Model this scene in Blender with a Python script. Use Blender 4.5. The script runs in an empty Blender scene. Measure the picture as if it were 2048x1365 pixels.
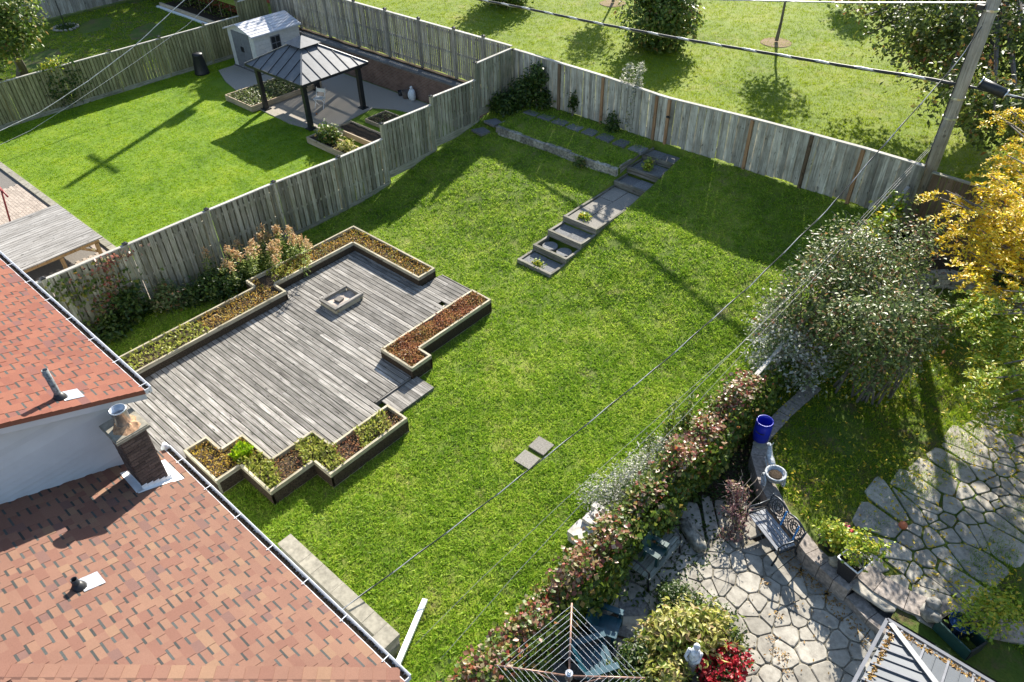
import bpy, math, random
import numpy as np
from mathutils import Vector, Matrix
random.seed(7)
RNG = np.random.default_rng(7)
SC = bpy.context.scene
COL = SC.collection
R = math.radians

# ---------------------------------------------------------------- camera, sky, sun, exposure
HC, FPX, PITCH, ROLL, YAW = 12.7, 1480.0, R(39.85), R(-1.22), R(-42.2)
_f = Vector((math.sin(YAW)*math.cos(PITCH), math.cos(YAW)*math.cos(PITCH), -math.sin(PITCH)))
_r = Vector((math.cos(YAW), -math.sin(YAW), 0)); _u = _r.cross(_f)
_r2 = _r*math.cos(ROLL)+_u*math.sin(ROLL); _u2 = -_r*math.sin(ROLL)+_u*math.cos(ROLL)
cam = bpy.data.cameras.new("camera"); camo = bpy.data.objects.new("camera", cam); COL.objects.link(camo)
cam.sensor_width = 36; cam.lens = FPX/2048*36; cam.clip_start = .1; cam.clip_end = 3000
m = Matrix((_r2, _u2, -_f)).transposed().to_4x4(); m.translation = (0, 0, HC); camo.matrix_world = m
SC.camera = camo
SUN_AZ, SUN_EL = R(-25.0), R(30.5)          # from +Y, clockwise
w = bpy.data.worlds.new("World"); SC.world = w; w.use_nodes = True
nt = w.node_tree; sky = nt.nodes.new("ShaderNodeTexSky"); sky.sky_type = 'NISHITA'; sky.sun_disc = False
sky.sun_elevation = SUN_EL; sky.sun_rotation = SUN_AZ; sky.air_density = 1.2; sky.dust_density = .6
bg = nt.nodes["Background"]; bg.inputs[1].default_value = .088
nt.links.new(sky.outputs[0], bg.inputs[0])
sl = bpy.data.lights.new("sun", 'SUN'); sl.energy = 5; sl.angle = R(.5); sl.color = (1, .94, .83)
so = bpy.data.objects.new("sun", sl); COL.objects.link(so)
SV = Vector((math.sin(SUN_AZ)*math.cos(SUN_EL), math.cos(SUN_AZ)*math.cos(SUN_EL), math.sin(SUN_EL)))
so.rotation_euler = SV.to_track_quat('Z', 'Y').to_euler(); so.location = (-20, 40, 40)
vs = SC.view_settings; vs.view_transform = 'Standard'; vs.look = 'None'; vs.exposure = 1.42; vs.gamma = 1; vs.use_curve_mapping = False
SC.cycles.max_bounces = 6; SC.cycles.diffuse_bounces = 3; SC.cycles.transparent_max_bounces = 6

# ---------------------------------------------------------------- survey: a photo point on a known plane -> a place
def _ray(px, py):
    return _r2*((px-1024)/FPX) - _u2*((py-682.5)/FPX) + _f
def G(px, py, z=0.):
    d = _ray(px, py); t = (z-HC)/d.z; return Vector((d.x*t, d.y*t, z))
def GY(px, py, y):
    d = _ray(px, py); t = y/d.y; return Vector((d.x*t, y, HC+d.z*t))
def GX(px, py, x):
    d = _ray(px, py); t = x/d.x; return Vector((x, d.y*t, HC+d.z*t))
def GV(px, py, a, b):      # vertical plane through plan points a, b
    n = Vector((b[1]-a[1], a[0]-b[0])); d = _ray(px, py)
    t = (n.x*a[0]+n.y*a[1])/(n.x*d.x+n.y*d.y); return Vector((d.x*t, d.y*t, HC+d.z*t))

# ---------------------------------------------------------------- materials
def rgb(c): return (*c, 1)
class NT:
    def __init__(s, name):
        s.m = bpy.data.materials.new(name); s.m.use_nodes = True; s.t = s.m.node_tree
        s.b = s.t.nodes["Principled BSDF"]; s.out = s.t.nodes["Material Output"]
        s._pos = None; s._rnd = None
    def n(s, k, **kw):
        x = s.t.nodes.new(k)
        for a, v in kw.items(): setattr(x, a, v)
        return x
    def l(s, a, b): s.t.links.new(a, b)
    def val(s, inp, v):
        if hasattr(v, 'links') or isinstance(v, bpy.types.NodeSocket): s.l(v, inp)
        else: inp.default_value = v
    def math(s, op, a, b=0.):
        x = s.n("ShaderNodeMath", operation=op); s.val(x.inputs[0], a); s.val(x.inputs[1], b); return x.outputs[0]
    def pos(s):
        if not s._pos: s._pos = s.n("ShaderNodeNewGeometry")
        return s._pos.outputs["Position"]
    def rnd(s):
        if not s._rnd:
            s.pos(); o = s.n("ShaderNodeObjectInfo")
            s._rnd = s.math('FRACT', s.math('ADD', s.math('MULTIPLY', o.outputs["Random"], 7.31), s._pos.outputs["Random Per Island"]))
        return s._rnd
    def noise(s, scale=(1, 1, 1), k=1., detail=4., rough=.55, off=False, dist=0.):
        mp = s.n("ShaderNodeMapping"); s.l(s.pos(), mp.inputs[0]); mp.inputs["Scale"].default_value = scale
        if off:
            c = s.n("ShaderNodeCombineXYZ"); r = s.math('MULTIPLY', s.rnd(), 61.7)
            for i in range(3): s.l(r, c.inputs[i])
            s.l(c.outputs[0], mp.inputs["Location"])
        x = s.n("ShaderNodeTexNoise"); s.l(mp.outputs[0], x.inputs["Vector"])
        x.inputs["Scale"].default_value = k; x.inputs["Detail"].default_value = detail; x.inputs["Roughness"].default_value = rough
        x.inputs["Distortion"].default_value = dist
        return x.outputs["Fac"]
    def ramp(s, fac, stops, interp='LINEAR'):
        x = s.n("ShaderNodeValToRGB"); s.l(fac, x.inputs[0]); e = x.color_ramp; e.interpolation = interp
        while len(e.elements) < len(stops): e.elements.new(.5)
        for q, (p, c) in zip(e.elements, stops):
            q.position = p; q.color = rgb(c) if not isinstance(c, (int, float)) else (c, c, c, 1)
        return x.outputs[0]
    def mix(s, fac, a, b, mode='MIX'):
        x = s.n("ShaderNodeMix", data_type='RGBA', blend_type=mode)
        s.val(x.inputs[0], fac)
        for i, v in ((6, a), (7, b)):
            if isinstance(v, tuple): x.inputs[i].default_value = rgb(v)
            else: s.l(v, x.inputs[i])
        return x.outputs[2]
    def vary(s, col, var, hue=0.):
        h = s.n("ShaderNodeHueSaturation"); s.l(col, h.inputs["Color"])
        mr = s.n("ShaderNodeMapRange"); s.l(s.rnd(), mr.inputs[0]); mr.inputs[3].default_value = 1-var; mr.inputs[4].default_value = 1+var
        s.l(mr.outputs[0], h.inputs["Value"])
        return h.outputs[0]
    def bump(s, fac, strength=.4, dist=.01):
        x = s.n("ShaderNodeBump"); s.l(fac, x.inputs["Height"]); x.inputs["Strength"].default_value = strength; x.inputs["Distance"].default_value = dist
        s.l(x.outputs[0], s.b.inputs["Normal"])
    def fin(s, col, rough=.8, spec=.3, metal=0.):
        s.val(s.b.inputs["Base Color"], rgb(col) if isinstance(col, tuple) else col)
        s.b.inputs["Roughness"].default_value = rough; s.b.inputs["Specular IOR Level"].default_value = spec; s.b.inputs["Metallic"].default_value = metal
        return s.m

def plain(name, c, rough=.6, spec=.4, metal=0., var=.08, grain=14., amt=.25):
    t = NT(name); f = t.noise(k=grain, detail=5)
    col = t.ramp(f, [(.3, tuple(v*(1-amt) for v in c)), (.7, tuple(min(1, v*(1+amt)) for v in c))])
    col = t.vary(col, var); t.bump(f, .15); return t.fin(col, rough, spec, metal)

def wood(name, axis, dark, mid, light, dirt, dirt_amt=.5, var=.25, grain=26., knots=True):
    sc = [grain]*3; sc['xyz'.index(axis)] = 1.3
    t = NT(name); f = t.noise(tuple(sc), 1, 6, .65, True, .3)
    col = t.ramp(f, [(.27, dark), (.47, mid), (.68, light)])
    g = t.noise((1, 1, 1), 2.2, 5, .6, True)
    col = t.mix(t.math('MULTIPLY', t.ramp(g, [(.42, 0.), (.66, 1.)]), dirt_amt), col, dirt)
    if knots:
        k2 = [13.]*3; k2['xyz'.index(axis)] = 4.5
        k = t.noise(tuple(k2), 1, 2, .5, True)
        col = t.mix(t.math('MULTIPLY', t.ramp(k, [(.66, 0.), (.72, 1.)]), .7), col, tuple(v*.45 for v in dark))
    col = t.vary(col, var); t.bump(f, .5, .006); return t.fin(col, .85, .2)

def leafmat(name, stops, rough=.45, trans=.42, spec=.4, patch=None):
    t = NT(name)
    f = t.rnd()
    if patch: f = t.math('FRACT', t.math('ADD', t.math('MULTIPLY', f, 1-patch[0]), t.math('MULTIPLY', t.ramp(t.noise(k=patch[1], detail=2), [(.35, 0.), (.65, .999)]), patch[0])))
    col = t.ramp(f, stops); t.fin(col, rough, spec)
    tr = t.n("ShaderNodeBsdfTranslucent"); t.l(col, tr.inputs[0]); mx = t.n("ShaderNodeMixShader"); mx.inputs[0].default_value = trans
    t.l(t.b.outputs[0], mx.inputs[1]); t.l(tr.outputs[0], mx.inputs[2]); t.l(mx.outputs[0], t.out.inputs[0])
    return t.m

def grassmat(name, dry, lo, mid, hi, trans=.55, blade=True, dead=(.16, .13, .06), patchk=.7, deadth=.66):
    t = NT(name)
    f = t.noise(k=patchk, detail=6, rough=.7)
    if blade: f = t.math('ADD', t.math('MULTIPLY', f, .62), t.math('MULTIPLY', t.rnd(), .38))
    col = t.ramp(f, [(.3, lo), (.5, mid), (.68, hi)])
    d = t.noise(k=patchk*1.9, detail=7, rough=.75)
    col = t.mix(t.math('MULTIPLY', t.ramp(d, [(deadth-.06, 0.), (deadth+.06, 1.)]), dry), col, dead)
    if not blade:
        b = t.noise(k=22, detail=6, rough=.7); col = t.mix(.6, col, t.ramp(b, [(.3, .35), (.7, 1.)]), 'MULTIPLY'); t.bump(b, .8, .03)
    t.fin(col, .5 if blade else .9, .25)
    if blade:
        tr = t.n("ShaderNodeBsdfTranslucent"); t.l(col, tr.inputs[0]); mx = t.n("ShaderNodeMixShader"); mx.inputs[0].default_value = trans
        t.l(t.b.outputs[0], mx.inputs[1]); t.l(tr.outputs[0], mx.inputs[2]); t.l(mx.outputs[0], t.out.inputs[0])
    return t.m

M = {}
gd = dict(dark=(.05, .045, .04), mid=(.20, .185, .165), light=(.37, .35, .325), dirt=(.10, .095, .085))
M['deck_x'] = wood('deck_wood_x', 'x', **gd, dirt_amt=.6, var=.34)
M['deck_y'] = wood('deck_wood_y', 'y', **gd, dirt_amt=.5, var=.2)
pl_ = dict(dark=(.16, .14, .10), mid=(.42, .37, .27), light=(.58, .52, .40), dirt=(.22, .21, .13))
M['plant_x'] = wood('planter_wood_x', 'x', **pl_, var=.15); M['plant_y'] = wood('planter_wood_y', 'y', **pl_, var=.15)
fw = dict(dark=(.08, .075, .055), mid=(.25, .235, .18), light=(.42, .40, .32), dirt=(.15, .16, .09))
M['fence_z'] = wood('weathered_fence_z', 'z', **fw, dirt_amt=.55, var=.38)
M['fence_x'] = wood('weathered_fence_x', 'x', **fw, var=.15); M['fence_y'] = wood('weathered_fence_y', 'y', **fw, var=.15)
M['rail_x'] = wood('cap_rail_x', 'x', (.3, .28, .25), (.42, .4, .36), (.52, .5, .46), (.3, .28, .24), var=.1)  # cap rails paler than their fences: sunlight on top put into the colour
M['rail_y'] = wood('cap_rail_y', 'y', (.3, .28, .25), (.42, .4, .36), (.52, .5, .46), (.3, .28, .24), var=.1)
M['blue_z'] = wood('silver_fence_z', 'z', (.11, .105, .085), (.36, .345, .30), (.54, .525, .46), (.2, .18, .14), dirt_amt=.6, var=.36)
M['gray_z'] = wood('grey_fence_z', 'z', (.11, .10, .085), (.27, .25, .215), (.42, .40, .35), (.16, .13, .09), dirt_amt=.5, var=.4)
M['olive_z'] = wood('olive_fence_z', 'z', (.09, .085, .04), (.235, .22, .115), (.34, .32, .19), (.13, .14, .06), dirt_amt=.45, var=.25)
M['orange_z'] = wood('cedar_post_z', 'z', (.14, .08, .04), (.3, .17, .09), (.4, .25, .14), (.2, .14, .09), var=.15)
M['brown_z'] = wood('brown_fence_z', 'z', (.06, .04, .025), (.14, .095, .06), (.22, .16, .11), (.10, .08, .05), var=.25)
M['red_z'] = wood('red_stained_z', 'z', (.16, .035, .022), (.27, .06, .035), (.34, .085, .05), (.15, .05, .035), var=.15)
lt = dict(dark=(.2, .15, .1), mid=(.42, .33, .23), light=(.55, .46, .34), dirt=(.3, .24, .17))
M['new_x'] = wood('raised_bed_wood_x', 'x', **lt, var=.12); M['new_y'] = wood('raised_bed_wood_y', 'y', **lt, var=.12)
M['cedar_y'] = wood('cedar_leg', 'z', (.2, .12, .05), (.36, .23, .11), (.45, .31, .17), (.25, .17, .09), var=.12)
tw = dict(dark=(.08, .075, .07), mid=(.25, .235, .22), light=(.40, .385, .365), dirt=(.17, .155, .135))
M['table_y'] = wood('table_board_y', 'y', **tw, dirt_amt=.35, var=.15)
tb = dict(dark=(.06, .055, .045), mid=(.17, .155, .13), light=(.34, .32, .28), dirt=(.08, .09, .05))
M['timber_x'] = wood('step_timber_x', 'x', **tb, var=.2); M['timber_y'] = wood('step_timber_y', 'y', **tb, var=.2)
M['steel'] = plain('galvanised_steel', (.55, .56, .58), .3, .5, .9, .05, 20, .2)
M['white'] = plain('white_paint', (.74, .75, .77), .45, .4, 0, .03, 6, .06)
M['black'] = plain('black_paint', (.018, .019, .022), .45, .4, 0, .1, 20, .3)
M['gutter'] = plain('white_gutter', (.66, .67, .70), .35, .5, 0, .03, 8, .08)
M['gutter_in'] = plain('gutter_dirt', (.06, .045, .03), .9, .1, 0, .1, 40, .6)
M['siding'] = plain('white_siding', (.47, .49, .53), .5, .35, 0, .04, 3, .05)
M['slate'] = plain('concrete_paver', (.22, .205, .18), .9, .2, 0, .15, 30, .3)
M['paver_dark'] = plain('dark_paver', (.15, .15, .15), .9, .2, 0, .2, 25, .4)
M['cinder'] = plain('concrete_block', (.26, .24, .195), .92, .15, 0, .1, 9, .28)
M['soil'] = plain('dark_soil', (.055, .042, .03), 1, .05, 0, .1, 30, .6)
M['sand'] = plain('grey_sand', (.36, .31, .27), 1, .05, 0, .05, 40, .3)
M['brick'] = plain('brown_brick', (.10, .075, .066), .9, .2, 0, .3, 40, .35)
M['mortar'] = plain('mortar', (.17, .155, .14), .95, .1, 0, .05, 40, .25)
M['pole'] = wood('pole_wood', 'z', (.17, .15, .12), (.34, .31, .26), (.46, .43, .37), (.2, .18, .15), var=.05, grain=30)
M['bark'] = wood('tree_bark', 'z', (.05, .042, .035), (.13, .11, .095), (.22, .195, .17), (.09, .085, .06), var=.1, grain=16, knots=False)
M['cable'] = plain('black_cable', (.025, .027, .03), .5, .4, 0, .05)
M['wire'] = plain('grey_wire', (.45, .45, .45), .4, .5, .2, .05)

# ---------------------------------------------------------------- builders
WL = {}                                             # place of every thing
def thing(name, label, cat, loc, group=None):
    o = bpy.data.objects.new(name, None); COL.objects.link(o); o.empty_display_size = .2
    o.location = loc; o['label'] = label; o['category'] = cat
    if group: o['group'] = group
    WL[o] = Vector(loc); return o
def tag(o, label, cat, group=None):
    o['label'] = label; o['category'] = cat
    if group: o['group'] = group
    return o
def stuff(o, label=None, cat=None):
    o['kind'] = 'stuff'
    if label: o['label'] = label; o['category'] = cat
    return o
def put(name, mesh, center, parent=None, mats=(), scale=None, rot=None):
    o = bpy.data.objects.new(name, mesh); COL.objects.link(o)
    c = Vector(center)
    if parent is not None: o.parent = parent; o.location = c-WL[parent]
    else: o.location = c
    WL[o] = c
    if scale: o.scale = scale
    if rot: o.rotation_euler = rot
    return o
class MB:
    def __init__(s): s.v = []; s.f = []; s.mi = []
    def add(s, vs, fs, mi=0):
        b = len(s.v); s.v += [tuple(q) for q in vs]; s.f += [tuple(i+b for i in q) for q in fs]; s.mi += [mi]*len(fs); return s
    def box(s, x0, x1, y0, y1, z0, z1, mi=0):
        return s.add([(x0,y0,z0),(x1,y0,z0),(x1,y1,z0),(x0,y1,z0),(x0,y0,z1),(x1,y0,z1),(x1,y1,z1),(x0,y1,z1)],
                     [(0,3,2,1),(4,5,6,7),(0,1,5,4),(1,2,6,5),(2,3,7,6),(3,0,4,7)], mi)
    def beam(s, p, q, w, h, mi=0, up=(0,0,1)):
        p, q = Vector(p), Vector(q); d = (q-p).normalized(); a = Vector(up)
        if abs(d.dot(a)) > .98: a = Vector((0,1,0))
        r = d.cross(a).normalized()*w/2; u = r.cross(d).normalized()*h/2
        return s.add([p-r-u,p+r-u,p+r+u,p-r+u,q-r-u,q+r-u,q+r+u,q-r+u],[(0,1,2,3),(7,6,5,4),(0,4,5,1),(1,5,6,2),(2,6,7,3),(3,7,4,0)], mi)
    def tube(s, pts, r, n=8, mi=0, cap=True):
        pts = [Vector(p) for p in pts]; rr = r if isinstance(r, (list, tuple)) else [r]*len(pts); vs = []; fs = []
        for i, p in enumerate(pts):
            d = (pts[min(i+1,len(pts)-1)]-pts[max(i-1,0)]).normalized()
            a = Vector((0,0,1)) if abs(d.z) < .95 else Vector((1,0,0))
            u = d.cross(a).normalized(); v = d.cross(u)
            vs += [p+(u*math.cos(2*math.pi*k/n)+v*math.sin(2*math.pi*k/n))*rr[i] for k in range(n)]
        for i in range(len(pts)-1):
            for k in range(n): fs.append((i*n+k, i*n+(k+1)%n, (i+1)*n+(k+1)%n, (i+1)*n+k))
        if cap: fs += [tuple(range(n))[::-1], tuple(range((len(pts)-1)*n, len(pts)*n))]
        return s.add(vs, fs, mi)
    def lathe(s, c, prof, n=16, mi=0, cap=True):
        vs = []; fs = []; c = Vector(c)
        for r, z in prof: vs += [c+Vector((r*math.cos(2*math.pi*k/n), r*math.sin(2*math.pi*k/n), z)) for k in range(n)]
        for i in range(len(prof)-1):
            for k in range(n): fs.append((i*n+k, i*n+(k+1)%n, (i+1)*n+(k+1)%n, (i+1)*n+k))
        if cap: fs += [tuple(range(n))[::-1], tuple(range((len(prof)-1)*n, len(prof)*n))]
        return s.add(vs, fs, mi)
    def prism(s, poly, z0, z1, mi=0, inset=0):
        n = len(poly); a = sum(poly[i][0]*poly[(i+1)%n][1]-poly[(i+1)%n][0]*poly[i][1] for i in range(n))
        if a < 0: poly = poly[::-1]
        zf = (lambda z, p: z(p[0], p[1]) if callable(z) else z)
        vs = [(p[0],p[1],zf(z0,p)) for p in poly]+[(p[0],p[1],zf(z1,p)) for p in poly]
        return s.add(vs, [tuple(range(n))[::-1], tuple(range(n,2*n))]+[(i,(i+1)%n,n+(i+1)%n,n+i) for i in range(n)], mi)
    def lump(s, c, rad, n=10, rows=6, jit=.15, rng=random, mi=0):
        prof = []; c = Vector(c); vs = [c+Vector((0,0,-rad[2]))]; fs = []
        for i in range(1, rows):
            t = -math.pi/2+math.pi*i/rows
            for k in range(n):
                a = 2*math.pi*k/n; j = 1+rng.uniform(-jit, jit)
                vs.append(c+Vector((rad[0]*math.cos(t)*math.cos(a)*j, rad[1]*math.cos(t)*math.sin(a)*j, rad[2]*math.sin(t)*j)))
        vs.append(c+Vector((0,0,rad[2])))
        for k in range(n): fs.append((0, 1+(k+1)%n, 1+k))
        for i in range(rows-2):
            for k in range(n): fs.append((1+i*n+k, 1+i*n+(k+1)%n, 1+(i+1)*n+(k+1)%n, 1+(i+1)*n+k))
        b = 1+(rows-2)*n
        for k in range(n): fs.append((b+k, b+(k+1)%n, len(vs)-1))
        return s.add(vs, fs, mi)
    def build(s, name, mats, parent=None, smooth=False, kind=None, center=None):
        if not isinstance(mats, (list, tuple)): mats = [mats]
        a = np.array(s.v, dtype=float)
        c = (a.min(0)+a.max(0))/2 if center is None else np.array(center, float)
        if center is None and parent is None: c[2] = a[:, 2].min()
        me = bpy.data.meshes.new(name); me.from_pydata((a-c).tolist(), [], s.f)
        for q in mats: me.materials.append(M[q] if isinstance(q, str) else q)
        if len(mats) > 1: me.polygons.foreach_set("material_index", s.mi)
        if smooth: me.polygons.foreach_set("use_smooth", [True]*len(s.f))
        me.update()
        o = put(name, me, c, parent)
        if kind: o['kind'] = kind
        return o

_unit = {}
def unit_box(mat):
    if mat not in _unit:
        b = MB(); b.box(-.5,.5,-.5,.5,-.5,.5); me = bpy.data.meshes.new('plank_'+mat); me.from_pydata(b.v, [], b.f); me.materials.append(M[mat]); me.update(); _unit[mat] = me
    return _unit[mat]
def block(name, mat, x0, x1, y0, y1, z0, z1, parent, rot=None):
    return put(name, unit_box(mat), ((x0+x1)/2,(y0+y1)/2,(z0+z1)/2), parent, scale=(max(x1-x0,.002),max(y1-y0,.002),max(z1-z0,.002)), rot=rot)

def np_mesh(name, V, F, mats, parent=None, smooth=False, mi=None, kind=None):
    """V (n,3), F (m,k) all same k"""
    V = np.asarray(V, float); c = (V.min(0)+V.max(0))/2
    if parent is None: c[2] = V[:, 2].min()
    V = V-c; me = bpy.data.meshes.new(name); m_, k = F.shape
    me.vertices.add(len(V)); me.vertices.foreach_set("co", V.astype(np.float32).ravel())
    me.loops.add(m_*k); me.loops.foreach_set("vertex_index", F.astype(np.int32).ravel())
    me.polygons.add(m_); me.polygons.foreach_set("loop_start", np.arange(0, m_*k, k, dtype=np.int32))
    for q in (mats if isinstance(mats, (list, tuple)) else [mats]): me.materials.append(M[q] if isinstance(q, str) else q)
    if mi is not None: me.polygons.foreach_set("material_index", mi.astype(np.int32))
    if smooth: me.polygons.foreach_set("use_smooth", np.ones(m_, bool))
    me.update(calc_edges=True); o = put(name, me, c, parent)
    if kind: o['kind'] = kind
    return o
def unitv(a): return a/np.maximum(1e-9, np.linalg.norm(a, axis=1, keepdims=True))
def leaf_cloud(name, P, size, mats, parent=None, up=.5, out=None, asp=.5, fold=.25, rng=RNG, kind=None, mi=None, dirs=None):
    """every leaf a folded kite of two triangles"""
    n = len(P); sz = size*(.65+.7*rng.random(n))[:, None]
    d = rng.normal(size=(n, 3)) if dirs is None else dirs+.35*rng.normal(size=(n, 3))
    d = unitv(d)
    nn = rng.normal(size=(n, 3)); nn[:, 2] += up*2.5
    if out is not None: nn += out*1.2
    nn = unitv(nn); s = unitv(np.cross(d, nn)); d = unitv(np.cross(nn, s)); nn = np.cross(s, d)
    a = P; b = P+d*sz*.5+s*sz*asp*.5+nn*sz*fold*.5; c = P+d*sz; e = P+d*sz*.5-s*sz*asp*.5+nn*sz*fold*.5
    V = np.stack([a, b, c, e], 1).reshape(-1, 3); i = np.arange(n)*4
    F = np.stack([np.stack([i, i+1, i+2], 1), np.stack([i, i+2, i+3], 1)], 1).reshape(-1, 3)
    return np_mesh(name, V, F, mats, parent, mi=None if mi is None else np.repeat(mi, 2), kind=kind)
def crown_pts(lobes, nclump, per, spread, rng=RNG, shell=.35):
    """leaf places: clumps spread through ellipsoid lobes (cx,cy,cz,rx,ry,rz), leaves round each clump; returns places and outward directions"""
    L = np.array(lobes, float); wgt = (L[:, 3]*L[:, 4]*L[:, 5])**(2/3.); k = rng.choice(len(L), nclump, p=wgt/wgt.sum())
    d = unitv(rng.normal(size=(nclump, 3))); r = rng.random((nclump, 1))**shell
    C = L[k, :3]+d*r*L[k, 3:]
    q = rng.poisson(per, nclump)+2; idx = np.repeat(np.arange(nclump), q)
    P = C[idx]+rng.normal(size=(len(idx), 3))*spread*(.6+.8*rng.random((nclump, 1)))[idx]
    return P, d[idx]
def limbs(base, top, r0, targets, rng=random, n=7, mid=.45):
    """tapered trunk and limbs as one mesh"""
    b = MB(); base, top = Vector(base), Vector(top); k = 6; pts = []
    for i in range(k):
        t = i/(k-1); pts.append(base.lerp(top, t)+Vector((rng.uniform(-1,1),rng.uniform(-1,1),0))*r0*.4*(t > 0))
    b.tube(pts, [r0*(1.25 if i == 0 else 1-.55*i/(k-1)) for i in range(k)], n)
    for tg in targets:
        t = rng.uniform(mid, .95); p = base.lerp(top, t); q = Vector(tg); mpt = p.lerp(q, .5)+Vector((0,0,(q-p).length*.08))
        b.tube([p, mpt, q], [r0*.42, r0*.25, r0*.06], 5)
    return b
def tufts(name, X, Y, zf, mat, h=.07, wd=.014, k=6, lean=.6, rng=RNG, spread=.035):
    n = len(X); XX = np.repeat(X, k)+rng.normal(size=n*k)*spread; YY = np.repeat(Y, k)+rng.normal(size=n*k)*spread
    Z = zf(XX, YY); a = rng.random(n*k)*2*np.pi; hh = h*(.5+rng.random(n*k)); ln = hh*lean*(.4+rng.random(n*k))
    b = rng.random(n*k)*2*np.pi; w_ = wd*(.6+.8*rng.random(n*k))
    dx, dy = np.cos(b)*w_/2, np.sin(b)*w_/2
    V = np.stack([np.stack([XX-dx, YY-dy, Z-.01], 1), np.stack([XX+dx, YY+dy, Z-.01], 1), np.stack([XX+np.cos(a)*ln, YY+np.sin(a)*ln, Z+hh], 1)], 1).reshape(-1, 3)
    F = np.arange(n*k*3).reshape(-1, 3)
    return np_mesh(name, V, F, mat, kind='stuff')
def inpoly(X, Y, poly):
    c = np.zeros(len(X), bool); n = len(poly); j = n-1
    for i in range(n):
        xi, yi = poly[i][0], poly[i][1]; xj, yj = poly[j][0], poly[j][1]
        if yi != yj: c ^= ((yi > Y) != (yj > Y)) & (X < (xj-xi)*(Y-yi)/(yj-yi)+xi)
        j = i
    return c
def sheet(name, xs, ys, zf, mat, keep=None):
    X, Y = np.meshgrid(xs, ys); Z = zf(X.ravel(), Y.ravel()); V = np.stack([X.ravel(), Y.ravel(), Z], 1)
    nx, ny = len(xs), len(ys); i = (np.arange(ny-1)[:, None]*nx+np.arange(nx-1)[None]).ravel()
    F = np.stack([i, i+1, i+nx+1, i+nx], 1)
    if keep is not None:
        cx = V[F].mean(1); F = F[keep(cx[:, 0], cx[:, 1])]
    return np_mesh(name, V, F, mat, smooth=True, kind='structure')
def lin(a, b, s, *breaks):
    v = list(np.linspace(a, b, max(2, int((b-a)/s)+1)))
    for q in breaks: v += [q-.004, q+.004]
    return np.array(sorted(v))

# ---------------------------------------------------------------- ground
BX = [-5, 12.6, 13.6, 14.5, 15.5, 16.5, 17.5, 18.5, 19.45, 20.9, 21.8, 24]
BZ = [-.15, -.15, -.12, -.03, .14, .34, .5, .62, .76, 1.08, 1.26, 1.3]
def lumps(x, y, s=1.): return .018*s*(np.sin(x*1.7+np.sin(y*1.3))*np.cos(y*2.1)+.6*np.sin(x*4.3+1)*np.sin(y*3.7))
def z_main(x, y, stairs=True):
    x = np.asarray(x, float); y = np.asarray(y, float)
    z = np.interp(y, BX, BZ)+lumps(x, y)*np.clip((y-12)/2, .3, 1)
    bed = (x > -18.25) & (x < -12.66) & (y > 19.55)
    z = np.where(bed, np.interp(y, [19.55, 21.8], [1.02, 1.26]), z)
    if stairs:
        st = (x > -12.64) & (x < -11.36) & (y > 14.25) & (y < 21.7)
        z = np.where(st, np.interp(y, [14.25, 15, 15.05, 15.75, 15.8, 16.5, 16.55, 19.25, 19.3, 20, 20.05, 20.9, 20.95, 21.7], [-.12, -.12, .03, .03, .2, .2, .4, .4, .52, .52, .74, .74, .9, .9])-.02, z)
    return z
def z_left(x, y): return -.15+lumps(np.asarray(x, float), np.asarray(y, float), .35)
def z_right(x, y):
    x = np.asarray(x, float); y = np.asarray(y, float); return .17+lumps(x, y, .7)
def z_far(x, y): return -.15+lumps(np.asarray(x, float), np.asarray(y, float), .6)
def z_park(x, y): x = np.asarray(x, float); y = np.asarray(y, float); return 1.15+.25*np.sin(x*.07)*np.sin(y*.09)*np.clip((y-23)/8, 0, 1)

M['lawn'] = grassmat('lawn_ground', .6, (.06, .10, .008), (.14, .20, .018), (.24, .27, .04), blade=False, dead=(.24, .19, .09), deadth=.62)
M['blade'] = grassmat('lawn_blades', .5, (.13, .26, .015), (.27, .43, .03), (.46, .56, .075), dead=(.42, .37, .15), deadth=.63)
M['lush'] = grassmat('mown_ground', .15, (.09, .17, .008), (.15, .25, .01), (.22, .3, .015), blade=False, dead=(.15, .14, .05))
M['lushblade'] = grassmat('mown_blades', .15, (.13, .26, .007), (.23, .38, .009), (.36, .45, .016), dead=(.3, .3, .08))
M['parkg'] = grassmat('park_ground', .5, (.11, .17, .01), (.17, .235, .014), (.23, .26, .025), blade=False, dead=(.3, .27, .1), patchk=.35, deadth=.6)
M['parkblade'] = grassmat('park_blades', .4, (.15, .23, .005), (.23, .31, .006), (.31, .36, .012), dead=(.4, .36, .14), patchk=.35, deadth=.62)
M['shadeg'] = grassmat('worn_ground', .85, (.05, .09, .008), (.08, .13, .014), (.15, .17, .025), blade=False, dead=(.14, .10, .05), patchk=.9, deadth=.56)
M['shadeblade'] = grassmat('worn_blades', .5, (.12, .24, .01), (.22, .34, .016), (.4, .46, .04), dead=(.28, .2, .07), patchk=.8, deadth=.58)

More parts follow.
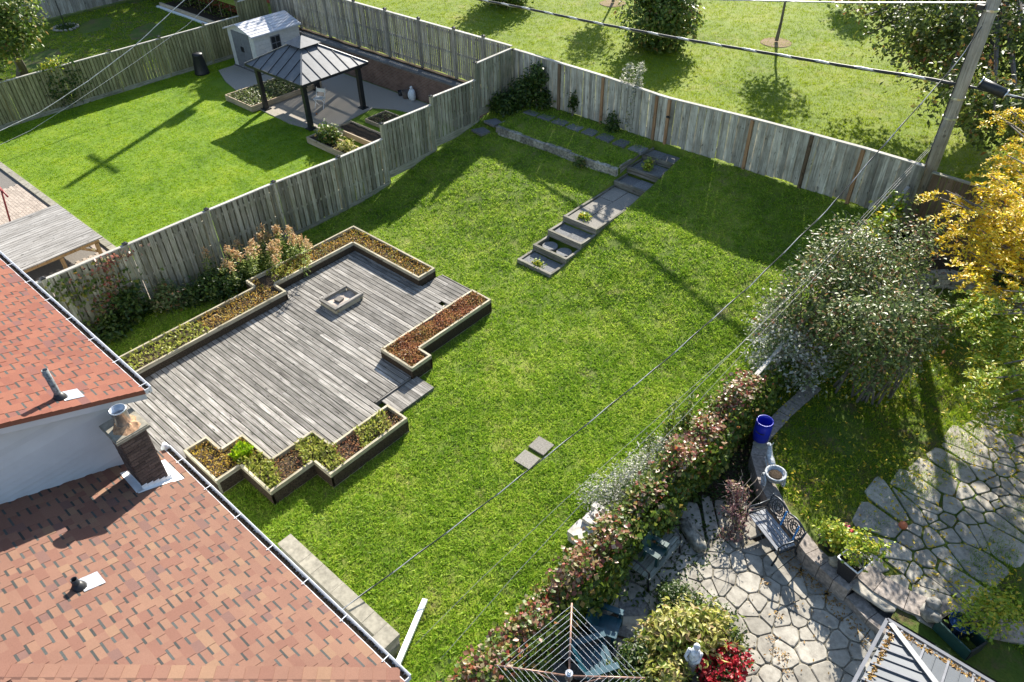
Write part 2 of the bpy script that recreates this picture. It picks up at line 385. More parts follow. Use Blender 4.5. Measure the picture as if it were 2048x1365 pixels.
sheet('main_lawn', lin(-19.44, -4.25, .2, -12.64, -11.36, -18.25, -12.66), lin(-4, 21.78, .2, 14.25, 19.55, 21.7), z_main, 'lawn')
sheet('neighbour_lawn', lin(-36.1, -19.44, .35), lin(6.6, 22, .35), z_left, 'lush')
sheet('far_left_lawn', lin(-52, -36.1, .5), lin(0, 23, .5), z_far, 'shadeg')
sheet('park_lawn', np.concatenate([np.linspace(-300, -70, 12), np.linspace(-62, 40, 90), np.linspace(50, 300, 12)]), np.concatenate([np.array([21.82]), np.linspace(23, 60, 40), np.linspace(65, 400, 25)]), z_park, 'parkg')
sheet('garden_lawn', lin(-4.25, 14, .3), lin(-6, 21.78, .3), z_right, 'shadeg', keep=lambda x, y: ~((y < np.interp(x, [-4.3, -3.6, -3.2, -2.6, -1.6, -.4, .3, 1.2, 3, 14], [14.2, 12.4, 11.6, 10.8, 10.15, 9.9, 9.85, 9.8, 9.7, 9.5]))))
sheet('garden_soil', lin(-4.25, 14, .4), lin(-6, 14.4, .4), lambda x, y: -.2+0*x+lumps(x, y, .5), 'soil')
b = MB(); b.box(-320, 320, -320, 420, -1.4, -1.2); o = b.build('ground', 'soil'); o['kind'] = 'structure'
b = MB(); b.box(-300, 300, 44.2, 52, 1.0, 1.42); o = b.build('road', plain('pale_asphalt', (.34, .34, .35), .9, .2, 0, .03, 12, .15)); o['kind'] = 'structure'
b = MB(); b.box(-300, 300, 43.9, 44.2, 1.0, 1.52); o = b.build('kerb', 'slate'); o['kind'] = 'structure'

# house rectangle, deck and beds where no grass grows
DECK = [(-17.8, 2), (-17.8, 12.15), (-13.9, 12.15), (-13.9, 12.3), (-12.3, 12.3), (-11.55, 12.05), (-11.55, 9.2), (-11.1, 9.2), (-11.1, 8.72), (-10.55, 8.72), (-10.55, 7.6), (-9.95, 7.4), (-9.95, 5.05), (-10.55, 5.05), (-10.55, 3.9), (-11.68, 3.9), (-11.68, 3.3), (-13.2, 3.3), (-13.3, 2)]
def scatter(n, x0, x1, y0, y1, keep, near=None):
    X = RNG.uniform(x0, x1, n); Y = RNG.uniform(y0, y1, n); k = keep(X, Y)
    X, Y = X[k], Y[k]
    if near is not None:
        dd = np.hypot(X, Y); k = RNG.random(len(X)) < np.clip((near/dd)**1.3, .15, 1); X, Y = X[k], Y[k]
    return X, Y
def keep_main(X, Y):
    k = ~inpoly(X, Y, DECK)
    k &= ~((X > -12.7) & (X < -11.3) & (Y > 14.2) & (Y < 21.7))
    k &= ~((X > -9.35) & (X < -6) & (Y > 3.2) & (Y < 3.65))
    k &= ~((X > -7.55) & (X < -7.02) & (Y > 8.2) & (Y < 9.22) & (np.abs((Y-8.72)*1+(X+7.28)*0) < .5))
    bare = np.sin(X*2.3+1)*np.sin(Y*1.9+X)+.5*np.sin(X*5.1)*np.sin(Y*4.7)
    k &= (bare < .9) | (RNG.random(len(X)) < .45)
    return k & (Y > 2)
X, Y = scatter(66000, -19.35, -4.3, 2, 21.7, keep_main, 13)
o = tufts('lawn_grass', X, Y, z_main, 'blade', .055, .03, 7, 1.6, spread=.045); stuff(o, 'coarse weedy green grass of the main sloping back lawn', 'grass')
X, Y = scatter(60000, -36, -19.5, 6.75, 21, lambda X, Y: ~((Y > 16.4) & (X > -34) & (X < -22.5)) & ~((Y > 19.4)), 20)
o = tufts('mown_grass', X, Y, z_left, 'lushblade', .04, .018, 6, 1.3); stuff(o, 'bright neatly mown grass of the neighbouring yard with the gazebo', 'grass')
X, Y = scatter(85000, -42, 6, 21.95, 43.8, lambda X, Y: (X > -Y*1.35-4) & (X < -Y*.02+1), 26)
o = tufts('park_grass', X, Y, z_park, 'parkblade', .06, .02, 6, 1.0, spread=.07); stuff(o, 'sunlit yellow green grass of the park beyond the fence', 'grass')
def keep_right(X, Y):
    k = Y > np.interp(X, [-4.3, -3.6, -3.2, -2.6, -1.6, -.4, .3, 1.2, 3, 14], [14.4, 12.5, 12.1, 11.2, 10.6, 10.35, 10.6, 10.6, 10.4, 10])
    pth = [(-.3, 10.5), (-.55, 11.2), (-.35, 11.9), (0, 13.3), (.5, 15.1), (.9, 16.4), (2.2, 16.2), (1.6, 14.8), (1.1, 12.9), (.75, 11.5), (.65, 10.5)]
    k &= ~inpoly(X, Y, pth) | (RNG.random(len(X)) < .03)
    d = np.sin(X*2.1)*np.sin(Y*1.7+1.3*X)
    return k & ((d < .35) | (RNG.random(len(X)) < .3))
X, Y = scatter(30000, -4.2, 4, 9.4, 21, keep_right)
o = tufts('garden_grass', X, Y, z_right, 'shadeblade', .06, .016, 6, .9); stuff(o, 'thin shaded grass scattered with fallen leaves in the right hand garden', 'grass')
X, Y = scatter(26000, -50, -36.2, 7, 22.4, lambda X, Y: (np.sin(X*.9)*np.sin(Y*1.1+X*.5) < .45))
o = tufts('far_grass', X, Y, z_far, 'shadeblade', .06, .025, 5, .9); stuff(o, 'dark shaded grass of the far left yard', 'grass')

# ---------------------------------------------------------------- deck
deck = thing('deck', 'large weathered grey plank deck beside the red shingled house', 'deck', (-14, 7, -.15))
rr = random.Random(3)
def deck_span(y):
    x0 = -16.42 if y < 8.46 else -16.95
    if y > 11.4: x0 = -13.92
    if y < 3.42: x1 = -13.13
    elif y < 3.97: x1 = -13.1
    elif y < 4.53: x1 = -12.53
    elif y < 5.67: x1 = -11.41
    elif y < 7.36: x1 = -10.72
    elif y < 8.6: x1 = -11.25
    else: x1 = -12.4
    return x0, x1
y = 2.16; rows = 0
while y < 12.2:
    ym = y+.074; x0, x1 = deck_span(ym); cuts = [x0]
    if rr.random() < .75: cuts.append(x0+(x1-x0)*rr.uniform(.2, .75))
    if x1-x0 > 3.5 and rr.random() < .25: cuts.append(x0+(x1-x0)*rr.uniform(.76, .9))
    cuts.append(x1)
    if abs(ym-11.26) < .075: cuts = [x0, -14.9, -12.95, None, -12.71, x1]
    prev = cuts[0]; skip = False
    for c in cuts[1:]:
        if c is None: skip = True; continue
        if skip: skip = False; prev = c; continue
        block('plank', 'deck_x', prev+.003, c-.003, y, y+.126, -.036, rr.uniform(-.003, .003), deck, (rr.uniform(-.002, .002), 0, 0)); prev = c
    y += .1478
for xx in np.arange(-16.8, -11.3, .8): block('joist', 'plant_y', xx, xx+.05, 2.2, 12.1 if xx < -12.5 else 8.5, -.17, -.045, deck)
block('rim_board', 'deck_x', -13.9, -12.42, 12.235, 12.27, -.16, -.012, deck)
block('rim_board', 'deck_y', -11.245, -11.21, 7.36, 8.52, -.16, -.008, deck)
stp = thing('deck_step', 'low grey plank step down from the deck to the lawn', 'step', (-10.95, 8.1, -.15))
for i, yy in enumerate(np.arange(7.52, 8.62, .1478)):
    block('plank', 'deck_x', -11.2, -10.56, yy, yy+.138, -.085, -.05+rr.uniform(-.003, .003), stp)
block('rim_board', 'deck_y', -10.59, -10.56, 7.5, 8.68, -.16, -.09, stp)

# planters: walls of stacked boards round a polygon
def planter(label, poly, group, top=.3, bot=-.15, nb=3, th=.055):
    cx = sum(p[0] for p in poly)/len(poly); cy = sum(p[1] for p in poly)/len(poly)
    t = thing('planter_box', label, 'planter box', (cx, cy, bot), group); n = len(poly)
    a = sum(poly[i][0]*poly[(i+1)%n][1]-poly[(i+1)%n][0]*poly[i][1] for i in range(n)); sgn = 1 if a > 0 else -1
    for i in range(n):
        p, q = poly[i], poly[(i+1)%n]; dx, dy = q[0]-p[0], q[1]-p[1]
        pr, nx = poly[i-1], poly[(i+2)%n]
        nrm = (-dy*sgn, dx*sgn); ln = math.hypot(*nrm); nrm = (nrm[0]/ln, nrm[1]/ln)
        def turn(a_, b_, c_): return sgn*((b_[0]-a_[0])*(c_[1]-b_[1])-(b_[1]-a_[1])*(c_[0]-b_[0])) > 0
        e0 = turn(pr, p, q); e1 = turn(p, q, nx)
        horiz = abs(dx) > abs(dy); h = (top-bot)/nb
        u = (dx/ln, dy/ln)
        s0 = s1 = 0.
        if not horiz: s0 = th if e0 else 0; s1 = th if e1 else 0
        else: s0 = 0 if e0 else -th*0; s1 = 0
        P = (p[0]+u[0]*s0, p[1]+u[1]*s0); Q = (q[0]-u[0]*s1, q[1]-u[1]*s1)
        for k in range(nb):
            jz = rr.uniform(-.004, .004); jo = rr.uniform(0, .005)
            xa, xb = sorted((P[0]+nrm[0]*jo, Q[0]+nrm[0]*(th+jo))); ya, yb = sorted((P[1]+nrm[1]*jo, Q[1]+nrm[1]*(th+jo)))
            if horiz: xa, xb = sorted((P[0], Q[0]))
            else: ya, yb = sorted((P[1], Q[1]))
            block('board', 'plant_x' if horiz else 'plant_y', xa, xb, ya, yb, bot+k*h+.004, bot+(k+1)*h+(jz if k == nb-1 else -.004), t)
    so_ = MB(); so_.prism(poly, bot+.02, top-.11); so_.build('soil', 'soil', t)
    return t
LEFTP = [(-17.32, 2.2), (-17.32, 8.02), (-17.76, 8.02), (-17.7, 12.07), (-13.97, 12.07), (-13.95, 11.38), (-16.97, 11.4), (-16.97, 8.5), (-16.4, 8.5), (-16.44, 2.2)]
LEFTP = [(round(a, 2), round(b_, 2)) for a, b_ in LEFTP]; LEFTP[3] = (-17.76, 12.07); LEFTP[5] = (-13.97, 11.4); LEFTP[6] = (-16.97, 11.4); LEFTP[9] = (-16.4, 2.2)
RIGHTP = [(-12.38, 8.56), (-12.38, 12.0), (-11.63, 12.0), (-11.63, 9.25), (-11.18, 9.25), (-11.18, 8.56)]
LOWP = [(-13.08, 3.36), (-11.72, 3.36), (-11.72, 3.95), (-10.58, 3.95), (-10.58, 5.08), (-9.99, 5.08), (-9.99, 7.33), (-10.7, 7.33), (-10.7, 5.66), (-11.37, 5.66), (-11.37, 4.53), (-12.5, 4.53), (-12.5, 3.96), (-13.08, 3.96)]
gpl = 'timber planter boxes round the deck'
planter('long L shaped timber planter box along the far and left side of the deck', LEFTP, gpl)
planter('notched timber planter box of rust coloured plants on the deck edge facing the lawn', RIGHTP, gpl)
planter('zigzag stepped timber planter box at the deck corner nearest the chimney', LOWP, gpl)
M['sedum'] = leafmat('sedum_leaves', [(0, (0.170, 0.145, 0.034)), (.2, (0.340, 0.255, 0.051)), (.4, (0.476, 0.323, 0.060)), (.55, (0.374, 0.170, 0.051)), (.75, (0.221, 0.255, 0.043)), (1, (0.510, 0.425, 0.085))], patch=(.45, 1.1))
M['rusty'] = leafmat('rusty_leaves', [(0, (0.180, 0.075, 0.045)), (.3, (0.330, 0.135, 0.075)), (.55, (0.405, 0.210, 0.090)), (.8, (0.300, 0.240, 0.075)), (1, (0.150, 0.075, 0.045))], patch=(.4, 1.6))
M['yellowish'] = leafmat('yellow_sedum_leaves', [(0, (0.320, 0.240, 0.032)), (.35, (0.512, 0.368, 0.048)), (.6, (0.400, 0.208, 0.048)), (1, (0.208, 0.240, 0.032))], patch=(.3, 1.5))
M['meadow'] = leafmat('pale_grass_leaves', [(0, (0.180, 0.240, 0.030)), (.4, (0.300, 0.330, 0.053)), (.75, (0.405, 0.390, 0.090)), (1, (0.300, 0.210, 0.090))], patch=(.3, 2.))
def ground_cover(label, poly, n, mat, sel=None, z=.2, h=.11, size=.06):
    xs = [p[0] for p in poly]; ys = [p[1] for p in poly]
    X = RNG.uniform(min(xs)+.05, max(xs)-.05, n); Y = RNG.uniform(min(ys)+.05, max(ys)-.05, n); k = inpoly(X, Y, poly)
    for dx_, dy_ in ((.06, 0), (-.06, 0), (0, .06), (0, -.06)): k &= inpoly(X+dx_, Y+dy_, poly)
    if sel is not None: k &= sel(X, Y)
    X, Y = X[k], Y[k]; bl = .5+.5*np.sin(X*7+Y*3)*np.sin(Y*6-X*2)
    P = np.stack([X, Y, z-.02+RNG.random(len(X))*h*(.5+bl)], 1)
    o = leaf_cloud('ground_cover', P, size, mat, up=.35, dirs=np.tile([0, 0, .8], (len(P), 1))); return stuff(o, label, 'plants')
sx = lambda X, Y: np.sin(Y*1.9+.5)+.4*np.sin(Y*5)
ground_cover('yellow and orange sedum covering the long planter beside the deck', LEFTP, 26000, 'sedum', lambda X, Y: (Y > 11.3) | (Y > 5.6) & (sx(X, Y) > -.8))
ground_cover('pale green grass in the lower end of the long planter', LEFTP, 14000, 'meadow', lambda X, Y: (Y < 6.1) | (Y > 8.6) & (Y < 11) & (sx(X, Y) < .1), h=.15, size=.09)
ground_cover('rusty red sedum filling the planter facing the lawn', RIGHTP, 14000, 'rusty')
ground_cover('yellow sedum at the house end of the zigzag planter', LOWP, 8000, 'yellowish', lambda X, Y: (X < -11.65))
ground_cover('grass and weeds in the zigzag planter', LOWP, 13000, 'meadow', lambda X, Y: (X > -11.8) & (np.sin(X*3+Y*4)+np.sin(Y*5) > -.6), h=.14, size=.085)
ground_cover('brown dried plants in the middle of the zigzag planter', LOWP, 9000, 'rusty', lambda X, Y: (X > -11.5) & (np.sin(X*3+Y*4)+np.sin(Y*5) < .1), size=.05)
ground_cover('round tuft of bright green grass in the zigzag planter', LOWP, 40000, 'lushblade', lambda X, Y: (np.hypot(X+12.05, Y-4.2) < .22), h=.16, size=.1)

pit = thing('sand_box', 'small square timber box of sand standing on the deck', 'sandbox', (-15.11, 9.43, 0))
for (xa, xb, ya, yb, mt) in ((-15.48, -14.74, 8.93, 9.02, 'deck_x'), (-15.48, -14.74, 9.85, 9.94, 'deck_x'), (-15.48, -15.39, 9.025, 9.845, 'deck_y'), (-14.83, -14.74, 9.025, 9.845, 'deck_y')):
    block('frame_board', mt, xa, xb, ya, yb, .13, .2+rr.uniform(-.006, .006), pit)
    block('side_board', 'plant_x' if mt == 'deck_x' else 'plant_y', xa+.02, xb-.02, ya+.02, yb-.02, .003, .127, pit)
sb = MB(); gx = np.linspace(-15.4, -14.82, 9); gy = np.linspace(9.01, 9.86, 11)
vv = [(x_, y_, .1+.05*math.sin(x_*9)*math.cos(y_*7)-.04*(y_ > 9.6)) for y_ in gy for x_ in gx]
sb.add(vv, [(j*9+i, j*9+i+1, j*9+i+10, j*9+i+9) for j in range(10) for i in range(8)]); sb.build('sand', 'sand', pit, smooth=True)
bk = MB(); bk.box(-15.22, -15.02, 9.25, 9.45, .1, .16); o = bk.build('brick', 'mortar'); tag(o, 'loose tan paving brick lying in the sand box', 'brick'); o.rotation_euler = (0, 0, .2)

# ---------------------------------------------------------------- fences
def planks(t, x0, y0, x1, y1, zb, zt, pitch, wd, mat, depth=.02, side=0, jit=.004, odd=None, rot=0):
    """upright planks along a line; side pushes them across the line"""
    L_ = math.hypot(x1-x0, y1-y0); n = max(1, int(round(L_/pitch))); ux, uy = (x1-x0)/L_, (y1-y0)/L_
    for i in range(n):
        s = (i+.5)*L_/n; cx, cy = x0+ux*s, y0+uy*s; off = side+(depth*1.1 if odd and i % 2 else 0)*1.3+rr.uniform(-jit, jit)
        cx -= uy*off; cy += ux*off; w_ = wd*rr.uniform(.93, 1.05)
        a = zb(cx, cy) if callable(zb) else zb; c = zt(cx, cy) if callable(zt) else zt
        a += rr.uniform(-.015, .015)
        hx, hy = (w_/2, depth/2) if abs(ux) > abs(uy) else (depth/2, w_/2)
        block('plank', mat, cx-hx, cx+hx, cy-hy, cy+hy, a, c, t, (rr.uniform(-.006, .006), rr.uniform(-.006, .006), 0))
def post(t, x, y, z0, z1, mat='fence_z', s=.1, cap=True):
    p = block('post', mat, x-s/2, x+s/2, y-s/2, y+s/2, z0, z1, t)
    if cap:
        b = MB(); e = s/2+.015; b.box(x-e, x+e, y-e, y+e, z1+.002, z1+.03)
        b.add([(x-e+.01, y-e+.01, z1+.03), (x+e-.01, y-e+.01, z1+.03), (x+e-.01, y+e-.01, z1+.03), (x-e+.01, y+e-.01, z1+.03), (x, y, z1+.075)], [(0, 1, 4), (1, 2, 4), (2, 3, 4), (3, 0, 4)])
        b.build('post_cap', 'black', t)
def rail(t, p, q, w=.1, h=.035, mat='rail_y', name='cap_rail'):
    b = MB(); b.beam(p, q, w, h); return b.build(name, mat, t)

XL, YB = -19.4, 21.8
fl = thing('wooden_fence', 'weathered board fence with black post caps stepping up between the two back yards', 'fence', (XL, 12, -.15))
py = [1.4, 3.6, 5.78, 8.25, 10.55, 13.05, 15.0, 17.36, 19.68]
ptop = {1.4: 2.0, 3.6: 1.98, 5.78: 1.96, 8.25: 1.94, 10.55: 1.9, 13.05: 1.79}
zg = lambda y_: float(np.interp(y_, BX, BZ))
segs = [(1.4, 3.6, 2.0, 1.98), (3.6, 5.78, 1.98, 1.96), (5.78, 8.25, 1.96, 1.94), (8.25, 10.55, 1.94, 1.9), (10.55, 13.05, 1.9, 1.8), (13.05, 15.0, 1.8, 1.79), (15.0, 17.36, 2.28, 2.25), (17.36, 19.68, 2.51, 2.48), (19.68, 21.75, 3.07, 3.1)]
for ya, yb, za, zc in segs:
    zt_ = lambda x_, y_: za+(zc-za)*(y_-ya)/(yb-ya)-.035
    k0 = max(zg(ya), -.15); k1 = zg(yb)
    base = lambda x_, y_: max(zg(ya), zg(y_)-.1)+(.2 if ya > 14 else .1)
    if ya > 14: base = lambda x_, y_: zg((ya+yb)/2)+.22
    planks(fl, XL, ya+.05, XL, yb-.05, base, zt_, .178, .138, 'fence_z', .02, -.028)
    planks(fl, XL, ya+.05+.085, XL, yb-.05-.085, base, zt_, .18, .138, 'fence_z', .02, .05)
    rail(fl, (XL, ya+.05, za-.0175), (XL, yb-.05, zc-.0175))
    for q in (.3, 1.15): rail(fl, (XL+.012, ya+.05, za-q), (XL+.012, yb-.05, zc-q), .035, .09, 'fence_y', 'rail')
    m0 = zg((ya+yb)/2)+.2 if ya > 14 else zg(ya)+.1; m1 = m0 if ya > 14 else zg(yb)+.1
    rail(fl, (XL+.03, ya+.05, m0-.07), (XL+.03, yb-.05, m1-.07), .035, .28 if ya > 14 else .2, 'fence_y', 'kick_board')
    post(fl, XL, ya, zg(ya)-.3, max(za, ptop.get(ya, za))+.02)

fb = thing('wooden_fence', 'long silver grey plank fence between the sloping lawn and the park', 'fence', (-11.7, YB, 1.2))
zt_b = lambda x_: float(np.interp(x_, [-19.4, -15, -12.5, -9, -6, -3.9], [3.06, 3.0, 2.88, 3.0, 3.05, 3.02]))
zb_b = lambda x_, y_: (1.26 if x_ > -12 else 1.22)+.05*math.sin(x_*3)
px_ = [-19.34, -17.05, -15.05, -12.78, -12.28, -9.25, -7.3, -5.75, -4.05]
for a, c in zip(px_[:-1], px_[1:]):
    planks(fb, a+.06, YB-.02, c-.06, YB-.02, zb_b, lambda x_, y_: zt_b(x_)-.04, .146, .15, 'blue_z', .022, 0, .005, odd=True)
    rail(fb, (a, YB+.02, zt_b(a)-.02), (c, YB+.02, zt_b(c)-.02), .13, .035, 'rail_x')
    for q in (.35, 1.35): rail(fb, (a, YB+.06, zt_b(a)-q), (c, YB+.06, zt_b(c)-q), .035, .09, 'fence_x', 'rail')
for i, x_ in enumerate(px_): post(fb, x_, YB-.045, .95, zt_b(x_)-.042, 'orange_z' if i in (2, 3, 4, 5, 7) else ('brown_z' if i in (1, 6) else 'fence_z'), .1, i == 0)
b = MB(); b.box(-12.3, -12.16, YB-.14, YB-.1, 2.24, 2.28); b.box(-12.28, -12.22, YB-.11, YB-.06, 2.22, 2.3); b.build('gate_latch', 'black', fb)

fg = thing('wooden_fence', 'tall slatted fence standing on the brick retaining wall behind the gazebo', 'fence', (-28, YB, 1.15))
gp = [-36.0, -33.5, -31.2, -29.0, -26.85, -24.7, -22.6, -20.95, -19.45]
for a, c in zip(gp[:-1], gp[1:]):
    planks(fg, a+.06, YB, c-.06, YB, lambda x_, y_: 1.22+.02*math.sin(x_*5), lambda x_, y_: 3.12, .118, .09, 'gray_z', .02, -.03)
    rail(fg, (a, YB, 3.14), (c, YB, 3.14), .12, .035, 'rail_x')
    for q in (1.4, 2.2, 3.0): rail(fg, (a, YB+.0, q), (c, YB+.0, q), .04, .09, 'fence_x', 'rail')
for x_ in gp[1:-1]: post(fg, x_, YB-.01, 1.1, 3.22, 'gray_z', .11)

ff = thing('wooden_fence', 'olive tinged board fence with black caps on the far side of the gazebo yard', 'fence', (-36.1, 13, -.15))
fy = [2.0, 4.2, 6.4, 8.7, 11.0, 13.3, 15.7, 18.0, 20.0, 21.75]
for a, c in zip(fy[:-1], fy[1:]):
    tz = 1.66 if a < 17.5 else (1.7 if a < 19.5 else 2.35)
    planks(ff, -36.1, a+.05, -36.1, c-.05, -.02, lambda x_, y_: tz-.035, .158, .118, 'olive_z', .02, -.028)
    planks(ff, -36.1, a+.13, -36.1, c-.13, -.02, lambda x_, y_: tz-.035, .16, .118, 'olive_z', .02, .04)
    rail(ff, (-36.1, a, tz-.0175), (-36.1, c, tz-.0175), .1, .035)
    rail(ff, (-36.07, a+.05, -.07), (-36.07, c-.05, -.07), .03, .2, 'fence_y', 'kick_board')
    post(ff, -36.1, a, -.4, tz+.06, 'olive_z')
fr = thing('wooden_fence', 'plain grey board fence at the back of the far left yard', 'fence', (-50.5, 16, -.15))
planks(fr, -50.5, 9, -50.5, 22.6, -.1, lambda x_, y_: 1.9, .2, .19, 'gray_z', .02)
rail(fr, (-50.5, 9, 1.93), (-50.5, 22.6, 1.93), .1, .03)
fd = thing('wooden_fence', 'red stained board fence behind the vegetable bed at the top left', 'fence', (-43, 23.2, -.15))
planks(fd, -50, 23.3, -36.5, 23.3, -.1, lambda x_, y_: 2.2, .2, .19, 'red_z', .02)
fo = thing('wooden_fence', 'dark brown board fence behind the yellow leaved tree', 'fence', (-1, YB, .3))
planks(fo, -3.75, YB, 2.2, YB, .4, lambda x_, y_: 2.86, .19, .18, 'brown_z', .02, -.02, .005)
rail(fo, (-3.8, YB, 2.9), (2.2, YB, 2.78), .13, .035, 'fence_x')
for x_ in (-3.72, -1.4, .9): post(fo, x_, YB+.04, .2, 2.86, 'brown_z', .1, False)

# vine fence frame between lawn and garden
vf = thing('wire_fence', 'low post and rail fence buried under creeper between the lawn and the garden', 'fence', (-4.25, 12, -.15))
for y_ in np.arange(3, 21.6, 2.3): block('post', 'fence_z', -4.29, -4.21, y_-.04, y_+.04, -.3, (.68 if y_ < 13 else 1.05)+max(0, zg(y_)), vf)
for a, c in zip([3., 9., 13., 15., 17., 19.], [9., 13., 15., 17., 19., 21.7]): rail(vf, (-4.25, a, (.7 if a < 13 else 1.08)+max(0, zg(a))), (-4.25, c, (.7 if c < 14 else 1.08)+max(0, zg(c))), .09, .05, 'rail_y', 'top_rail')

# ---------------------------------------------------------------- garden steps and terrace bed
gs = thing('garden_steps', 'timber edged steps with paving slabs climbing the sloping lawn', 'steps', (-12, 17.5, -.15))
xa, xb = -12.66, -11.34
steps = [(14.27, 15.02, .05), (15.02, 15.75, .21), (15.75, 16.52, .39), (16.52, 19.27, .56), (19.27, 20.02, .7), (20.02, 20.92, .92), (20.92, 21.6, 1.07)]
for i, (a, c, z) in enumerate(steps):
    block('riser_timber', 'timber_x', xa, xb, a, a+.09, z-.2, z+.012+rr.uniform(-.004, .004), gs)
    for x0 in (xa, xb-.08):
        block('side_timber', 'timber_y', x0+.001*i, x0+.08+.001*i, a+.092, c-.003, z-.25, z+rr.uniform(-.008, .004), gs)
    rowsn = 3 if i == 3 else 1
    for r_ in range(rowsn):
        y0 = a+.11+r_*(c-a-.13)/rowsn; y1 = a+.11+(r_+1)*(c-a-.13)/rowsn-.02
        for k in range(2):
            x0 = xa+.1+k*.56
            if i == 1:
                b = MB(); b.lathe((x0+.27, (y0+y1)/2, z-.14), [(.25, 0), (.25, .055), (.235, .065)], 14); b.build('paving_slab', 'paver_dark', gs)
            else: block('paving_slab', 'slate' if i == 3 else 'paver_dark', x0, x0+.54, y0, y1, z-.17, z-.055+rr.uniform(-.012, .012), gs, (rr.uniform(-.012, .012), rr.uniform(-.012, .012), rr.uniform(-.02, .02)))
tw_ = thing('retaining_wall', 'low mossy block wall holding the raised grass bed under the back fence', 'wall', (-15.4, 19.5, .6))
M['stoneblk'] = plain('mossy_block', (.27, .255, .215), .95, .1, 0, .3, 12, .6)
x_ = -18.22
while x_ < -12.75:
    wdt = min(rr.uniform(.45, .75), -12.68-x_)
    for k, (z0, z1) in enumerate(((.58, .8), (.803, 1.03))):
        sh = 0 if k else .12
        block('stone_block', 'stoneblk', max(-18.22, x_+sh+.004), min(-12.67, x_+sh+wdt-.006), 19.42+k*.012+rr.uniform(-.012, .012), 19.62, z0, z1+rr.uniform(-.015, .015), tw_)
    x_ += wdt
block('side_timber', 'timber_y', -12.71, -12.645, 19.64, 21.55, .7, 1.1, tw_); block('side_timber', 'timber_y', -18.27, -18.21, 19.66, 20.9, .8, 1.06, tw_)
for i in range(8):
    c = (-17.75+i*.7, 21.05-.01*i); b = MB(); w2 = rr.uniform(.25, .31)
    b.prism([(c[0]-w2, c[1]-.24), (c[0]+w2, c[1]-.25+rr.uniform(-.03, .03)), (c[0]+w2*.95, c[1]+.22), (c[0]-w2*.9, c[1]+.24)], 1.1, 1.2+rr.uniform(-.01, .01))
    o = b.build('paving_slab', 'paver_dark'); tag(o, 'dark paving slab in the row across the raised grass bed', 'paving slab', 'slabs across the raised grass bed')
for (cx, cy, cz, lb) in ((-18.75, 19.85, .93, 'upper flat stone beside the fence end of the raised bed wall'), (-18.8, 19.2, .78, 'lower flat stone beside the fence end of the raised bed wall')):
    b = MB(); b.prism([(cx-.3, cy-.2), (cx+.3, cy-.28), (cx+.36, cy+.15), (cx-.1, cy+.27)], cz-.05, cz+.03); o = b.build('flat_stone', 'paver_dark'); tag(o, lb, 'stone')
for k, (cx, cy) in enumerate(((-7.3, 8.98), (-7.28, 8.45))):
    b = MB(); b.box(cx-.22, cx+.22, cy-.2, cy+.2, -.14, -.1); o = b.build('paving_slab', 'slate'); o.rotation_euler = (0, 0, .03)
    tag(o, ['square concrete slab set in the lawn, nearer the back fence', 'square concrete slab set in the lawn, nearer the house'][k], 'paving slab', 'pair of slabs set in the lawn')

# ---------------------------------------------------------------- red shingled house
def shingle_mat(name, stops):
    t = NT(name); col = t.ramp(t.rnd(), stops, 'CONSTANT')
    g = t.noise(k=160, detail=3, rough=.8); col = t.mix(.75, col, t.ramp(g, [(.3, .55), (.7, 1.35)]), 'MULTIPLY')
    p = t.noise(k=.9, detail=4); col = t.mix(.35, col, t.ramp(p, [(.3, .7), (.7, 1.1)]), 'MULTIPLY')
    t.bump(g, .5, .004); return t.fin(col, .95, .12)
ST1 = [(0, (.20, .108, .08)), (.25, (.215, .118, .086)), (.5, (.19, .098, .074)), (.7, (.225, .128, .09)), (.85, (.205, .112, .083)), (.92, (.235, .142, .095)), (.965, (.165, .095, .08))]
ST2 = [(0, (.215, .088, .062)), (.25, (.23, .096, .066)), (.5, (.20, .08, .058)), (.7, (.222, .092, .064)), (.88, (.185, .082, .066)), (.95, (.17, .082, .072))]
M['shingle'] = shingle_mat('shingle_blend', ST1); M['shingle_up'] = shingle_mat('shingle_red', ST2)
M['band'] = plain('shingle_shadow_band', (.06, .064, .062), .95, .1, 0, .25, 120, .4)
house = thing('house', 'red shingled split level house with white siding and a brick chimney', 'house', (-12, 0, -.15))
b = MB(); b.box(-11.1, -4.95, -7, 2.2, -.3, 2.3); b.box(-24, -11.16, -7, 2.25, -.3, 3.9); b.build('wall', 'siding', house)
LO = (2.4, 2.57, .34); UP = (4.07, 2.62, .38)
def rz(pl, y_): return pl[0]+pl[2]*(pl[1]-y_)
def roofpart(pl, x0, x1, y1, mat, hip):
    b = MB(); th = .1
    e = [(x0, pl[1]), (x1, pl[1]), (x1-.92*(pl[1]-y1) if hip else x1, y1), (x0, y1)]
    b.add([(p[0], p[1], rz(pl, p[1])-.012) for p in e]+[(p[0], p[1], rz(pl, p[1])-th) for p in e], [(0, 3, 2, 1), (4, 5, 6, 7), (0, 1, 5, 4), (1, 2, 6, 5), (2, 3, 7, 6), (3, 0, 4, 7)])
    o = b.build('roof', mat, house); return o
YR = -3.2
r_lo = roofpart(LO, -11.12, -4.52, YR, 'shingle', True); r_up = roofpart(UP, -24, -10.88, YR, 'shingle_up', False)
b = MB(); ye = LO[1]; xe = -4.52; dd = ye-YR       # hip face to the right and the far slopes
b.add([(xe, ye, LO[0]-.012), (xe, ye-2*dd, LO[0]-.012), (xe-.92*dd, YR, rz(LO, YR)-.012), (xe-.92*dd, YR, rz(LO, YR)-.14), (xe, ye, LO[0]-.14), (xe, ye-2*dd, LO[0]-.14)], [(0, 1, 2), (3, 5, 4), (0, 4, 5, 1)])
